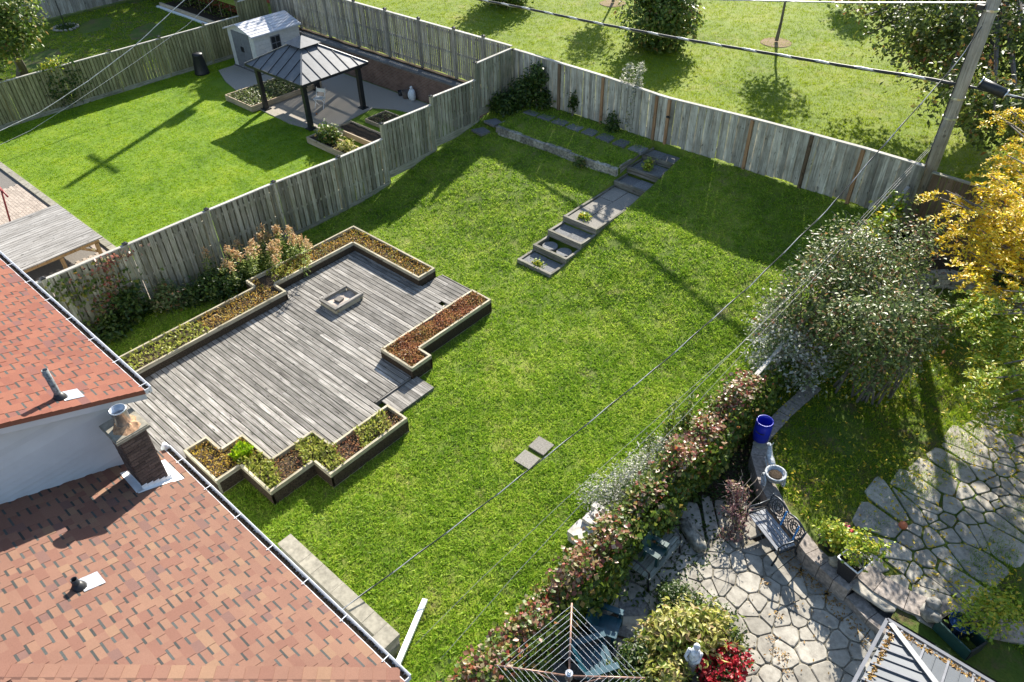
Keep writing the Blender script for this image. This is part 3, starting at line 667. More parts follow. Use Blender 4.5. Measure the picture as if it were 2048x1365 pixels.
b.add([(-11.12, ye-2*dd, LO[0]), (xe, ye-2*dd, LO[0]), (xe-.92*dd, YR, rz(LO, YR)-.012), (-11.12, YR, rz(LO, YR)-.012)], [(0, 1, 2, 3)])
b.add([(-24, UP[1]-2*(UP[1]-YR), UP[0]), (-10.88, UP[1]-2*(UP[1]-YR), UP[0]), (-10.88, YR, rz(UP, YR)-.012), (-24, YR, rz(UP, YR)-.012)], [(0, 1, 2, 3)])
b.build('back_roof', 'shingle', house)
EXP = .143
def shingle_unit(a, c, mats):
    b = MB(); v1 = EXP+.006
    b.add([(0, 0, 0), (a, 0, 0), (a, v1, -.004), (0, v1, -.004), (0, 0, .011), (a, 0, .011), (a, v1, .003), (0, v1, .003)], [(4, 5, 6, 7), (0, 1, 5, 4), (1, 2, 6, 5), (3, 0, 4, 7)])
    b.add([(a, 0, .004), (a+c, 0, .004), (a+c, v1, -.001), (a, v1, -.001), (a, 0, -.006), (a+c, 0, -.006)], [(0, 1, 2, 3), (4, 5, 1, 0)])
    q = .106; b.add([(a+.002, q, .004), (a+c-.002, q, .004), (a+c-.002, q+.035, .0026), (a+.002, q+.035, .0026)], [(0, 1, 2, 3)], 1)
    return b
VAR = [(.14, .16), (.2, .15), (.26, .19), (.11, .14), (.18, .22), (.3, .12)]
def shingles(pl, x0, x1, smax, mat, parent, hip, nsingle, near, label=None):
    meshes = []
    for a, c in VAR:
        b = shingle_unit(a, c, None); me = bpy.data.meshes.new('shingle'); me.from_pydata(b.v, [], b.f); me.materials.append(M[mat]); me.materials.append(M['band']); me.polygons.foreach_set("material_index", b.mi); me.update(); meshes.append((me, b))
    ang = math.atan(pl[2]); rot = Matrix.Rotation(-ang, 4, 'X') @ Matrix.Rotation(math.pi, 4, 'Z')
    items = []
    s = 0.; j = 0
    while s < smax:
        xr = x1-(.92*s*math.cos(ang) if hip else 0)+.0; x = xr+rr.uniform(0, .1) if hip else x1+rr.uniform(0, .0)
        while x > x0:
            k = rr.randrange(len(VAR)); wdt = sum(VAR[k])
            items.append((k, x, s)); x -= wdt
        s += EXP; j += 1
    def place(x, s): yy = pl[1]-s*math.cos(ang); return Vector((x, yy, rz(pl, yy)))
    items.sort(key=lambda it: (place(it[1], it[2])-Vector(near)).length)
    eul = rot.to_euler(); st = MB()
    for n_, (k, x, s) in enumerate(items):
        p = place(x, s)
        if x-sum(VAR[k]) < x0 or (not hip and x > x1+.01): 
            pass
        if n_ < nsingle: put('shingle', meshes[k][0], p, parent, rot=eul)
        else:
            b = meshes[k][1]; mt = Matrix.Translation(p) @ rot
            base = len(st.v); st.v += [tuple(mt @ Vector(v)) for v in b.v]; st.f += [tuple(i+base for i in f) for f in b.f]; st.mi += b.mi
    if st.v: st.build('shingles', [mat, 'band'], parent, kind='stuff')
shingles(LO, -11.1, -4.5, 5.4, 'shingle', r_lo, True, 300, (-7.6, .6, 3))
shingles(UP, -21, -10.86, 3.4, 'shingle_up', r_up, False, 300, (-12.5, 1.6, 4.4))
# hip caps
hipb = Vector((-4.55, 2.55, LO[0])); hd = Vector((-.92, -1, LO[2])).normalized(); side = Vector((1, -.92, 0)).normalized()
for i in range(34):
    p = hipb+hd*(.19*i+.02); q = p+hd*.24; dn = .06; b = MB(); w2 = .2; z0, z1 = .03, .015
    up0, up1 = Vector((0, 0, z0)), Vector((0, 0, z1)); lo_ = Vector((0, 0, -.045))
    A = [p+up0, p-side*w2+lo_+up0, p+side*w2+lo_+up0, q+up1, q-side*w2+lo_+up1, q+side*w2+lo_+up1]
    b.add(A, [(0, 3, 4, 1), (0, 2, 5, 3), (1, 2, 0)]); b.build('hip_cap', 'shingle', house)
# fascia, gable boards, gutters
b = MB(); ya, yb = 2.62, YR
b.add([(-10.93, ya, rz(UP, ya)-.02), (-10.89, ya, rz(UP, ya)-.02), (-10.89, yb, rz(UP, yb)-.02), (-10.93, yb, rz(UP, yb)-.02), (-10.93, ya, rz(UP, ya)-.22), (-10.89, ya, rz(UP, ya)-.22), (-10.89, yb, rz(UP, yb)-.22), (-10.93, yb, rz(UP, yb)-.22)], [(0, 1, 2, 3), (1, 5, 6, 2), (0, 4, 5, 1), (4, 7, 6, 5), (0, 3, 7, 4)])
b.build('rake_board', 'siding', house)
b = MB(); b.add([(-11.16, ya, rz(UP, ya)-.2), (-10.93, ya, rz(UP, ya)-.2), (-10.93, yb, rz(UP, yb)-.2), (-11.16, yb, rz(UP, yb)-.2)], [(0, 3, 2, 1)]); b.build('soffit', 'siding', house)
z = 2.42
gw = MB(); gw.box(-11.2, -11.15, -3, 2.27, 2.0, 4.3)
gab = None
b = MB(); b.add([(-11.15, 2.27, 2.2), (-11.15, -3, 4.0), (-11.15, -3, 6), (-11.15, 2.27, 4.0)], [(0, 1, 2, 3)]); gab = b.build('gable_wall', 'paver_dark', house)  # dark wall colour stands in for the shade between the siding boards
while z < 6.0:
    yl = max(-3, LO[1]-(z+.02-LO[0])/LO[2]); yh = min(2.25, UP[1]-(z+.27-UP[0])/UP[2])
    yl1 = max(-3, LO[1]-(z+.12-LO[0])/LO[2]); yh1 = min(2.25, UP[1]-(z+.37-UP[0])/UP[2])
    if yh > yl+.1:
        b = MB(); b.add([(-11.118, yl, z), (-11.118, yh, z), (-11.145, yh1, z+.104), (-11.145, yl1, z+.104), (-11.147, yl, z), (-11.147, yh, z)], [(0, 1, 2, 3), (0, 4, 5, 1)])
        b.build('siding_board', 'siding', gab)
    z += .112
b = MB(); b.box(-11.15, -11.1, 2.18, 2.28, 2.3, 3.95); b.build('corner_trim', 'white', house)
def gutter(x0, x1, y0, z0):
    g = MB(); d = .11
    g.box(x0, x1, y0+d-.012, y0+d, z0-.1, z0+.012); g.box(x0, x1, y0+d, y0+d+.012, z0+.004, z0+.018); g.box(x0, x1, y0, y0+.012, z0-.1, z0-.012); g.box(x0, x1, y0+.012, y0+d-.012, z0-.1, z0-.088)
    g.box(x0, x0+.012, y0+.012, y0+d-.012, z0-.088, z0); g.box(x1-.012, x1, y0+.012, y0+d-.012, z0-.088, z0)
    o = g.build('gutter', 'gutter', house)
    h = MB(); xs = np.arange(x0+.02, x1, .08)
    for q in xs: h.lump((q, y0+d/2, z0-.075+rr.uniform(-.01, .02)), (.05, .045, .02), 6, 4, .3, rr)
    h.build('leaf_debris', 'gutter_in', o)
    for q in np.arange(x0+.5, x1, .95):
        s_ = MB(); s_.box(q, q+.014, y0-.03, y0+d+.005, z0+.02, z0+.026); s_.build('gutter_strap', 'gutter', o)
    return o
g1 = gutter(-11.16, -4.5, 2.575, 2.405); g2 = gutter(-21, -10.86, 2.625, 4.07)
b = MB(); b.tube([(-11.1, 2.63, 2.47), (-11.22, 2.63, 2.45), (-11.3, 2.6, 2.3)], .045, 8); b.build('downspout_elbow', 'gutter', house, True)
# chimney
chx = (-10.79, -10.31, 1.82, 2.25)
cb = MB(); cb.box(chx[0]+.012, chx[1]-.012, chx[2]+.012, chx[3]-.012, 2.2, 3.83); chim = cb.build('chimney', 'mortar', house)
z = 2.4; row = 0
def brk(x0, x1, y0, y1, z): block('brick', 'brick', x0, x1, y0, y1, z, z+.058, chim)
while z < 3.8:
    o_ = .1 if row % 2 else 0.
    for xf in (chx[0], chx[1]):
        ys = [chx[2]]+[q for q in np.arange(chx[2]+.11+o_, chx[3]-.03, .205)]+[chx[3]]
        for a, c in zip(ys[:-1], ys[1:]):
            j = rr.uniform(-.004, .004); brk(xf-.012+j, xf+.012+j, a+.004, c-.004, z)
    for yf in (chx[2], chx[3]):
        xs = [chx[0]+.013]+[q for q in np.arange(chx[0]+.2-o_, chx[1]-.05, .205)]+[chx[1]-.013]
        for a, c in zip(xs[:-1], xs[1:]):
            j = rr.uniform(-.003, .003); brk(a+.004, c-.004, yf-.012+j, yf+.012+j, z)
    z += .067; row += 1
b = MB(); b.box(-10.86, -10.24, 1.75, 2.32, 3.83, 3.885); b.box(-10.84, -10.26, 1.77, 2.3, 3.885, 3.9); b.build('chimney_cap', 'cinder', chim)
b = MB(); b.lump((-10.52, 2.05, 3.9), (.23, .2, .09), 14, 6, .2, rr); b.build('mortar_crown', plain('orange_mortar', (.33, .2, .12), .95, .1, 0, .1, 14, .6), chim)
b = MB(); b.lathe((-10.54, 2.05, 3.93), [(.125, 0), (.125, .3), (.135, .3), (.135, .33), (.118, .33), (.116, .2), (.02, .2)], 20, cap=False)
b.lathe((-10.54, 2.05, 4.13), [(.116, 0), (.001, .015)], 20, cap=False); b.build('flue_pipe', 'steel', chim, True)
b = MB(); fx = chx[1]
for i, yy in enumerate(np.arange(1.8, 2.22, .1)):
    zz = rz(LO, yy+.05); b.box(fx+.014, fx+.02, yy, yy+.098, zz-.1, zz+.1)
e = lambda x_, y_: (x_, y_, rz(LO, y_)+.014)
b.add([e(fx, 1.7), e(fx+.09, 1.7), e(fx+.1, 2.42), e(fx, 2.42)], [(0, 1, 2, 3)]); b.add([e(-10.85, 2.25), e(fx+.12, 2.26), e(fx+.14, 2.44), e(-10.85, 2.44)], [(0, 1, 2, 3)]); b.add([e(-10.9, 1.7), e(fx+.06, 1.68), e(fx+.06, 1.81), e(-10.9, 1.81)], [(0, 1, 2, 3)])
b.add([(chx[0], 1.805, rz(LO, 1.8)), (fx, 1.805, rz(LO, 1.8)), (fx, 1.805, rz(LO, 1.8)+.13), (chx[0], 1.805, rz(LO, 1.8)+.13)], [(0, 1, 2, 3)])
b.build('flashing', 'white', chim)
def vent(px, py, pl, h, r, mat, lab):
    d = _ray(px, py); t = (pl[0]+pl[2]*pl[1]-HC)/(d.z+pl[2]*d.y); p = Vector((d.x*t, d.y*t, HC+d.z*t))
    b = MB(); b.lathe(p, [(r, -.05), (r, h), (r*.8, h), (r*.8, h-.1)], 14, cap=False); o = b.build('vent_pipe', mat, house, True); o['label'] = lab
    b = MB(); b.lathe(p+Vector((0, 0, -.05)), [(r*2.4, .0), (r*2, .07), (r*1.1, .15)], 14); b.build('boot', 'black', o, True)
    b = MB(); f = lambda dx, dy: (p.x+dx, p.y+dy, rz(pl, p.y+dy)+.016); b.add([f(-.14, .02), f(.14, .02), f(.14, .3), f(-.14, .3)], [(0, 1, 2, 3)]); b.build('flashing', 'steel', o)
vent(120, 796, UP, .6, .05, plain('painted_vent', (.16, .17, .18), .5, .4, 0, .1, 25, .7), 'tall peeling black vent pipe on the upper roof')
vent(158, 1175, LO, .2, .05, 'black', 'short black vent pipe on the lower roof')

ds = thing('downspout', 'loose white downspout lying on the grass by the house corner', 'downspout', (-6.1, 3.8, -.1))
b = MB(); b.beam((-6.45, 4.5, -.06), (-5.5, 2.6, .15), .1, .075); b.build('spout', 'white', ds); b = MB(); b.beam((-5.5, 2.62, .15), (-5.3, 2.4, .5), .1, .075); b.build('elbow', 'white', ds)

lw = thing('block_wall', 'low L shaped concrete block wall beside the house', 'wall', (-7.7, 3.4, -.15))
for k in range(3):
    z0 = -.3+k*.2; o_ = .2 if k % 2 else 0
    xs = [-9.28]+list(np.arange(-9.28+.4-o_*.9, -6.3, .4))+[-6.09]
    for a, c in zip(xs[:-1], xs[1:]): block('block', 'cinder', a+.003, c-.003, 3.3+rr.uniform(-.004, .004), 3.56, z0+.004, z0+.196, lw)
    ys = list(np.arange(2.3, 3.29, .33))
    for a, c in zip(ys[:-1], ys[1:]): block('block', 'cinder', -6.37, -6.105+rr.uniform(-.004, .004), a+.003, c-.003, z0+.004, z0+.196, lw)
xs = [-9.31, -8.62, -8.25, -7.65, -7.2, -6.75, -6.4]
for a, c in zip(xs[:-1], xs[1:]): block('cap_block', 'cinder', a+.003, c-.003, 3.28, 3.585, .302, .40+rr.uniform(-.003, .003), lw)
block('cap_block', 'cinder', -6.397, -6.075, 2.95, 3.585, .302, .401, lw); block('cap_block', 'cinder', -6.39, -6.075, 2.3, 2.945, .302, .398, lw)

# ---------------------------------------------------------------- gazebo yard
gz = thing('gazebo', 'black metal hip roofed gazebo with a small raised top on the gravel pad', 'gazebo', (-27.4, 17.75, -.15))
M['roofmetal'] = plain('dark_roof_metal', (.10, .105, .115), .5, .5, .3, .03, 5, .18)
GX0, GX1, GY0, GY1, GE = -29.42, -25.45, 16.02, 19.42, 1.86
for x_ in (-29.05, -25.82):
    for y_ in (16.32, 19.12):
        b = MB(); b.box(x_-.09, x_+.09, y_-.09, y_+.09, -.12, 1.76); b.box(x_-.17, x_+.17, y_-.17, y_+.17, -.13, -.08); b.build('post', 'black', gz)
for y_ in (16.32, 19.12): b = MB(); b.box(-29.3, -25.57, y_-.05, y_+.05, 1.66, 1.82); b.build('beam', 'black', gz)
for x_ in (-29.05, -25.82): b = MB(); b.box(x_-.05, x_+.05, 16.38, 19.06, 1.66, 1.82); b.build('beam', 'black', gz)
ap = Vector((-27.43, 17.72, 2.86)); cr = [Vector((GX0, GY0, GE)), Vector((GX1, GY0, GE)), Vector((GX1, GY1, GE)), Vector((GX0, GY1, GE))]
for i in range(4):
    a, c = cr[i], cr[(i+1) % 4]; ta, tc = a.lerp(ap, .8), c.lerp(ap, .8); b = MB()
    b.add([a, c, tc, ta, a-Vector((0, 0, .03)), c-Vector((0, 0, .03)), tc-Vector((0, 0, .03)), ta-Vector((0, 0, .03))], [(0, 1, 2, 3), (7, 6, 5, 4)]); pnl = b.build('roof_panel', 'roofmetal', gz)
    n_ = 7
    for k in range(1, n_):
        t = k/n_; p = a.lerp(c, t); tt = min(t, 1-t)*2*.999; q = p+(ap-(a+c)/2)*min(.8, tt); q.z = GE+(ap.z-GE)*min(.8, tt)
        b = MB(); b.beam(p+Vector((0, 0, .012)), q+Vector((0, 0, .012)), .022, .022); b.build('seam', 'black', pnl)
    b = MB(); b.beam(a+Vector((0, 0, .015)), ta+Vector((0, 0, .015)), .06, .03); b.build('hip_strip', 'roofmetal', gz)
    b = MB(); b.beam(a-Vector((0, 0, .04)), c-Vector((0, 0, .04)), .035, .1); b.build('fascia', 'black', gz)
cq = [Vector((-28.0, 17.2, 2.7)), Vector((-26.86, 17.2, 2.7)), Vector((-26.86, 18.24, 2.7)), Vector((-28.0, 18.24, 2.7))]; ct = Vector((-27.43, 17.72, 3.0)); b = MB()
b.add(cq+[ct], [(0, 1, 4), (1, 2, 4), (2, 3, 4), (3, 0, 4), (3, 2, 1, 0)]); b.build('top_roof', 'roofmetal', gz)
b = MB(); b.box(-27.83, -27.03, 17.38, 18.06, 2.5, 2.7); b.build('top_collar', 'black', gz)
b = MB(); b.lathe(ct-Vector((0, 0, .02)), [(.03, 0), (.02, .04), (.045, .09), (.03, .13), (.005, .17)], 10); b.build('finial', 'black', gz, True)

M['pad'] = plain('gravel_pad', (.33, .295, .25), .95, .15, 0, .03, 60, .45)
b = MB(); b.prism([(-35.0, 17.6), (-33.4, 17.0), (-29.3, 16.12), (-27.0, 16.05), (-25.4, 16.35), (-25.2, 17.4), (-25.5, 19.4), (-24.6, 19.9), (-23.0, 20.2), (-19.6, 20.4), (-19.6, 21.2), (-35.0, 21.2)], -.3, -.118); o = b.build('gravel_pad', 'pad'); o['kind'] = 'structure'
rw = thing('brick_wall', 'long low brown brick retaining wall below the slatted fence', 'wall', (-28, 21.4, -.15))
t = NT('brick_courses'); br = t.n("ShaderNodeTexBrick"); mp = t.n("ShaderNodeMapping"); mp.inputs["Rotation"].default_value = (R(90), 0, 0); t.l(t.pos(), mp.inputs[0]); t.l(mp.outputs[0], br.inputs[0])
for i_, v_ in ((1, (.15, .085, .065)), (2, (.22, .13, .10)), (3, (.2, .18, .16))): br.inputs[i_].default_value = rgb(v_)
for k_, v_ in (("Scale", 1.), ("Mortar Size", .008), ("Brick Width", .21), ("Row Height", .07), ("Bias", -.2)): br.inputs[k_].default_value = v_
nz = t.noise(k=2.5, detail=5); t.bump(br.outputs[1], -.6, .01); M['brickrow'] = t.fin(t.mix(.5, br.outputs[0], t.ramp(nz, [(.35, .5), (.7, 1.3)]), 'MULTIPLY'), .9, .15)
b = MB(); b.box(-36.0, -19.5, 21.3, 21.6, -.3, 1.02); b.build('wall_face', 'brickrow', rw)
x_ = -36.0
while x_ < -19.6:
    wdt = rr.uniform(.5, .62); block('coping_stone', 'paver_dark', x_+.004, min(-19.5, x_+wdt-.004), 21.26, 21.66, 1.022, 1.09+rr.uniform(-.006, .006), rw); x_ += wdt
b = MB(); b.box(-36.05, -19.45, 21.66, 21.84, -.3, 1.16); o = b.build('bank', 'soil'); o['kind'] = 'structure'

sh = thing('garden_shed', 'off white plastic garden shed with grey double doors', 'shed', (-33.9, 19.9, -.15))
M['shedw'] = plain('shed_plastic', (.56, .55, .54), .6, .3, 0, .02, 8, .1); M['shedg'] = plain('shed_door_grey', (.16, .165, .185), .6, .3, 0, .02, 8, .15); M['shedr'] = plain('shed_roof', (.50, .50, .53), .6, .3, 0, .03, 10, .15)
SX0, SX1, SY0, SY1, SZ = -35.0, -32.8, 18.58, 21.15, 1.66
b = MB(); b.box(SX0, SX1, SY0, SY1, -.1, SZ); b.add([(SX0, SY0, SZ), (SX1, SY0, SZ), ((SX0+SX1)/2, SY0, 2.0), (SX0, SY1, SZ), (SX1, SY1, SZ), ((SX0+SX1)/2, SY1, 2.0)], [(0, 1, 2), (5, 4, 3)]); b.build('wall', 'shedw', sh)
b = MB(); b.box(SX0-.06, SX1+.06, SY0-.06, SY1+.06, -.14, -.08); b.build('floor', 'paver_dark', sh)
for i, (xa, xb) in enumerate(((-34.62, -33.91), (-33.89, -33.2))):
    b = MB(); b.box(xa, xb, SY0-.035, SY0-.005, -.05, 1.64); dr = b.build('door', 'shedg', sh)
    h_ = MB(); h_.box((xb-.1 if i == 0 else xa+.02), (xb-.02 if i == 0 else xa+.1), SY0-.07, SY0-.037, .75, .98); h_.build('handle', 'black', dr)
for z in np.arange(.0, 1.6, .2): b = MB(); b.box(SX1+.001, SX1+.012, SY0+.02, SY1-.02, z, z+.185); b.build('panel', 'shedw', sh)
b = MB(); b.box(SX1+.013, SX1+.045, 19.46, 20.0, .8, 1.45); wn = b.build('window', 'shedg', sh)
for (ya, yb, za, zb_) in ((19.5, 19.71, .84, 1.1), (19.75, 19.96, .84, 1.1), (19.5, 19.71, 1.14, 1.41), (19.75, 19.96, 1.14, 1.41)): b = MB(); b.box(SX1+.046, SX1+.05, ya, yb, za, zb_); b.build('pane', 'black', wn)
xm = (SX0+SX1)/2
for s_ in (-1, 1):
    xe_ = SX0-.12 if s_ < 0 else SX1+.14; prev = None
    rp = MB(); rp.add([(xm, SY0-.15, 2.04), (xe_, SY0-.15, 1.66), (xe_, SY1+.1, 1.66), (xm, SY1+.1, 2.04), (xm, SY0-.15, 1.99), (xe_, SY0-.15, 1.61), (xe_, SY1+.1, 1.61), (xm, SY1+.1, 1.99)], [(0, 1, 2, 3) if s_ < 0 else (3, 2, 1, 0), (4, 7, 6, 5), (0, 4, 5, 1), (1, 5, 6, 2)]); ro = rp.build('roof', 'shedr', sh)
    for k in range(6):
        t0, t1 = k/6, (k+1)/6-.012; xa, xb = xm+(xe_-xm)*t0, xm+(xe_-xm)*t1; za, zb_ = 2.04-.38*t0, 2.04-.38*t1
        for (ya, yb) in ((SY0-.15, 19.85), (19.87, SY1+.1)):
            b = MB(); b.add([(xa, ya, za+.006), (xa, yb, za+.006), (xb, yb, zb_+.02), (xb, ya, zb_+.02), (xb, ya, zb_), (xb, yb, zb_)], [(0, 1, 2, 3), (3, 2, 5, 4)]); b.build('roof_shingle', 'shedr', ro)

def bed(label, x0, x1, y0, y1, h, soil='soil', div=None):
    t = thing('raised_bed', label, 'raised bed', ((x0+x1)/2, (y0+y1)/2, -.14), 'timber raised beds in the gazebo yard')
    for (a, c, e_, f_, mt) in ((x0, x1, y0, y0+.045, 'new_x'), (x0, x1, y1-.045, y1, 'new_x'), (x0, x0+.045, y0+.046, y1-.046, 'new_y'), (x1-.045, x1, y0+.046, y1-.046, 'new_y')):
        block('board', mt, a, c, e_, f_, -.14, -.14+h+rr.uniform(-.005, .005), t)
    if div: block('board', 'new_y', div, div+.04, y0+.05, y1-.05, -.1, -.14+h-.008, t)
    X_, Y_ = np.linspace(x0+.04, x1-.04, 14), np.linspace(y0+.04, y1-.04, 14); b = MB()
    b.add([(p, q, -.14+h*.7+.025*math.sin(p*9+q*5)*math.cos(q*7)+rr.uniform(-.015, .015)) for q in Y_ for p in X_], [(j*14+i, j*14+i+1, j*14+i+15, j*14+i+14) for j in range(13) for i in range(13)]); b.build('soil', soil, t, True)
bed('large raised bed of cut greens beside the left gazebo posts', -31.35, -29.25, 15.75, 19.5, .26)
bed('small raised bed with leafy plants nearest the lawn', -24.85, -21.0, 15.4, 16.15, .26)
bed('raised bed of bare dark soil with a dividing board', -24.75, -21.2, 16.75, 17.6, .24, 'soil', -22.3)
bed('low raised bed of dry soil nearest the brick wall', -24.6, -22.3, 18.2, 19.35, .16)
M['cress'] = leafmat('cut_greens', [(0, (.05, .09, .02)), (.4, (.11, .15, .03)), (.8, (.2, .23, .08)), (1, (.25, .25, .12))])
X_ = RNG.uniform(-31.25, -29.35, 2500); Y_ = RNG.uniform(15.85, 19.4, 2500); o = leaf_cloud('cut_greens', np.stack([X_, Y_, .05+.08*RNG.random(2500)], 1), .12, 'cress', up=.8); stuff(o, 'pale cut greens lying in the large raised bed', 'plants')
X_ = RNG.uniform(-24.5, -22.4, 500); Y_ = RNG.uniform(18.3, 19.25, 500); o = leaf_cloud('seedlings', np.stack([X_, Y_, .0+.03*RNG.random(500)], 1), .07, 'cress', up=.8); stuff(o, 'small seedlings in the low bed by the brick wall', 'plants')

ch = thing('folding_chair', 'white folding chair standing under the gazebo', 'chair', (-27.3, 17.95, -.118))
cx, cy, cz = -27.3, 17.95, -.118; ux = Vector((.9, .43, 0)).normalized(); uy = Vector((-ux.y, ux.x, 0))
def cp(a, c_, z_): return Vector((cx, cy, cz))+ux*a+uy*c_+Vector((0, 0, z_))
for s_ in (-.2, .2):
    b = MB(); b.tube([cp(s_, -.18, 0), cp(s_, .12, .42), cp(s_*1.05, .27, .8)], .018, 6); b.build('frame', 'white', ch, True)
    b = MB(); b.tube([cp(s_, .2, 0), cp(s_, -.16, .42)], .016, 6); b.build('leg', 'white', ch, True)
b = MB(); b.add([cp(-.2, -.2, .42), cp(.2, -.2, .42), cp(.2, .16, .42), cp(-.2, .16, .42), cp(-.2, -.2, .45), cp(.2, -.2, .45), cp(.2, .16, .45), cp(-.2, .16, .45)], [(0, 3, 2, 1), (4, 5, 6, 7), (0, 1, 5, 4), (1, 2, 6, 5), (2, 3, 7, 6), (3, 0, 4, 7)]); b.build('seat', 'white', ch)
b = MB(); b.beam(cp(-.21, .255, .68), cp(.21, .255, .68), .02, .16); b.build('backrest', 'white', ch)
b = MB(); b.lump((-26.82, 17.35, -.075), (.04, .04, .04), 10, 6, 0, rr); o = b.build('ball', plain('orange_ball', (.45, .16, .05)), None, True); tag(o, 'tiny orange ball on the gravel under the gazebo', 'ball')
b = MB(); b.lump((-24.8, 21.08, .1), (.2, .16, .3), 12, 8, .12, rr); b.lump((-24.8, 21.08, .42), (.07, .06, .09), 8, 5, .25, rr); o = b.build('sack', plain('white_sack', (.6, .64, .68), .6), None, True); tag(o, 'white plastic sack against the brick wall', 'sack')
for (x_, y_, r_, h_, m_, lb) in ((-25.2, 21.05, .17, .34, plain('brown_pot', (.10, .075, .06)), 'brown pot beside the white sack'), (-25.62, 21.12, .13, .2, 'black', 'small black pot by the brick wall, farthest from the white sack')):
    b = MB(); b.lathe((x_, y_, -.118), [(r_*.75, 0), (r_, h_), (r_*.9, h_), (r_*.85, h_-.05), (.01, h_-.06)], 14, cap=False); o = b.build('plant_pot', m_, None, True); tag(o, lb, 'pot')
b = MB(); b.lathe((-35.3, 16.9, -.14), [(.36, 0), (.34, .06), (.24, .85), (.25, .87), (.23, .95), (.05, .97)], 20); o = b.build('composter', 'black', None, True); tag(o, 'black cone shaped composter against the olive fence', 'composter')

# paver patio with table, left edge
M['pavtan'] = plain('tan_paver', (.36, .30, .25), .92, .15, 0, .14, 20, .25)
b = MB(); b.box(-36, -19.5, -5, 6.66, -.4, -.165); pat = b.build('patio', 'mortar'); pat['kind'] = 'structure'; n_ = 0
b2 = MB(); y_ = 6.28; r_ = 0
pm = MB(); pm.box(-.098, .098, -.048, .048, -.03, .02); pme = bpy.data.meshes.new('paver'); pme.from_pydata(pm.v, [], pm.f); pme.materials.append(M['pavtan']); pme.update()
while y_ > 2.2:
    x_ = -30.3+(.1 if r_ % 2 else 0)
    while x_ < -19.7:
        hid = (-26.3 < x_ < -23.1) and y_ < 6.1 and not (x_ > -23.4)
        if not hid:
            if n_ < 300 and (x_ > -24.5 or y_ > 5.3) and x_ > -29.5: put('paver', pme, (x_, y_, -.165+rr.uniform(-.003, .003)), pat); n_ += 1
            else: b2.box(x_-.098, x_+.098, y_-.048, y_+.048, -.19, -.145)
        x_ += .204
    y_ -= .103; r_ += 1
b2.build('pavers', 'pavtan', pat, kind='stuff')
x_ = -36
while x_ < -19.6: block('edging_stone', 'cinder', x_+.005, min(-19.5, x_+.49), 6.42, 6.64, -.3, -.1+rr.uniform(-.004, .004), pat); x_ += .5
for (a, c, e_, f_) in ((-27.3, -27.05, 2, 6.40),): block('edging_stone', 'cinder', a, c, e_, f_, -.3, -.11, pat)
tb_ = thing('patio_table', 'large low weathered plank table on the paved patio at the left edge', 'table', (-24.6, 5, -.145))
x_ = -26.25
while x_ < -23.0: block('plank', 'table_y', x_, x_+.126, 3.2+rr.uniform(-.02, .02), 6.3+rr.uniform(-.02, .02), .49, .53+rr.uniform(-.003, .003), tb_); x_ += .142
for x_ in (-26.1, -23.1): block('beam', 'cedar_y', x_-.025, x_+.025, 3.3, 6.2, .36, .488, tb_)
for x_ in (-26.1, -23.1):
    for y_ in (3.45, 6.1, 5.0): block('leg', 'cedar_y', x_-.05, x_+.05, y_-.05, y_+.05, -.145, .358, tb_)
    for y_, s_ in ((6.1, -1), (3.45, 1)): b = MB(); b.beam((x_, y_, .05), (x_, y_+s_*.45, .36), .04, .07); b.build('brace', 'cedar_y', tb_)
rf = thing('garden_swing_stand', 'thin red painted metal stand behind the plank table', 'stand', (-27.6, 5.2, -.145)); M['redm'] = plain('red_paint', (.24, .03, .03), .5)
b = MB(); b.tube([(-27.3, 4.95, -.145), (-27.5, 5.2, 1.0), (-28.1, 5.3, 1.3)], .03, 8); b.build('upright', 'redm', rf, True)
b = MB(); b.tube([(-27.3, 4.3, -.145), (-27.5, 4.4, 1.0)], .03, 8); b.build('upright', 'redm', rf, True)
b = MB(); b.tube([(-28.2, 5.3, 1.03), (-27.0, 5.2, 1.0)], .03, 8); b.build('crossbar', 'redm', rf, True)

# ---------------------------------------------------------------- poles and wires
M['wire2'] = plain('dull_wire', (.22, .22, .22), .5, .3)
def pole_(label, x, y, z0, z1, r):
    t = thing('utility_pole', label, 'utility pole', (x, y, z0)); b = MB()
    b.tube([(x, y, z0-.3), (x, y, (z0+z1)/2), (x, y, z1)], [r, r*.9, r*.78], 16); b.build('pole', 'pole', t, True); return t
P1, P2 = (-3.93, 22.06), (-37.0, 25.2)
p1 = pole_('tall weathered wooden utility pole at the fence corner', *P1, 1.1, 9.6, .19)
b = MB(); b.tube([(P1[0]-.14, P1[1]-.15, 1.2), (P1[0]-.13, P1[1]-.14, 7.2)], .014, 5); b.build('ground_wire', 'cable', p1)
for z in (4.35, 4.9, 7.1): b = MB(); b.lathe((*P1, z), [(.195, 0), (.195, .05)], 14); b.build('clamp_band', 'steel', p1)
b = MB(); b.box(P1[0]-.28, P1[0]-.12, P1[1]-.25, P1[1]-.1, 7.12, 7.24); b.build('wire_bracket', 'black', p1)
p2 = pole_('distant utility pole beyond the shed at the top left', *P2, 1.0, 11.4, .18)
b = MB(); b.box(P2[0]-1.2, P2[0]+1.2, P2[1]-.06, P2[1]+.06, 10.2, 10.34); b.build('crossarm', 'pole', p2)
b = MB(); b.lathe((P2[0]+.42, P2[1]-.1, 7.0), [(.2, 0), (.28, .04), (.28, .85), (.2, .95), (.05, 1.0)], 16); b.build('transformer', 'steel', p2, True)
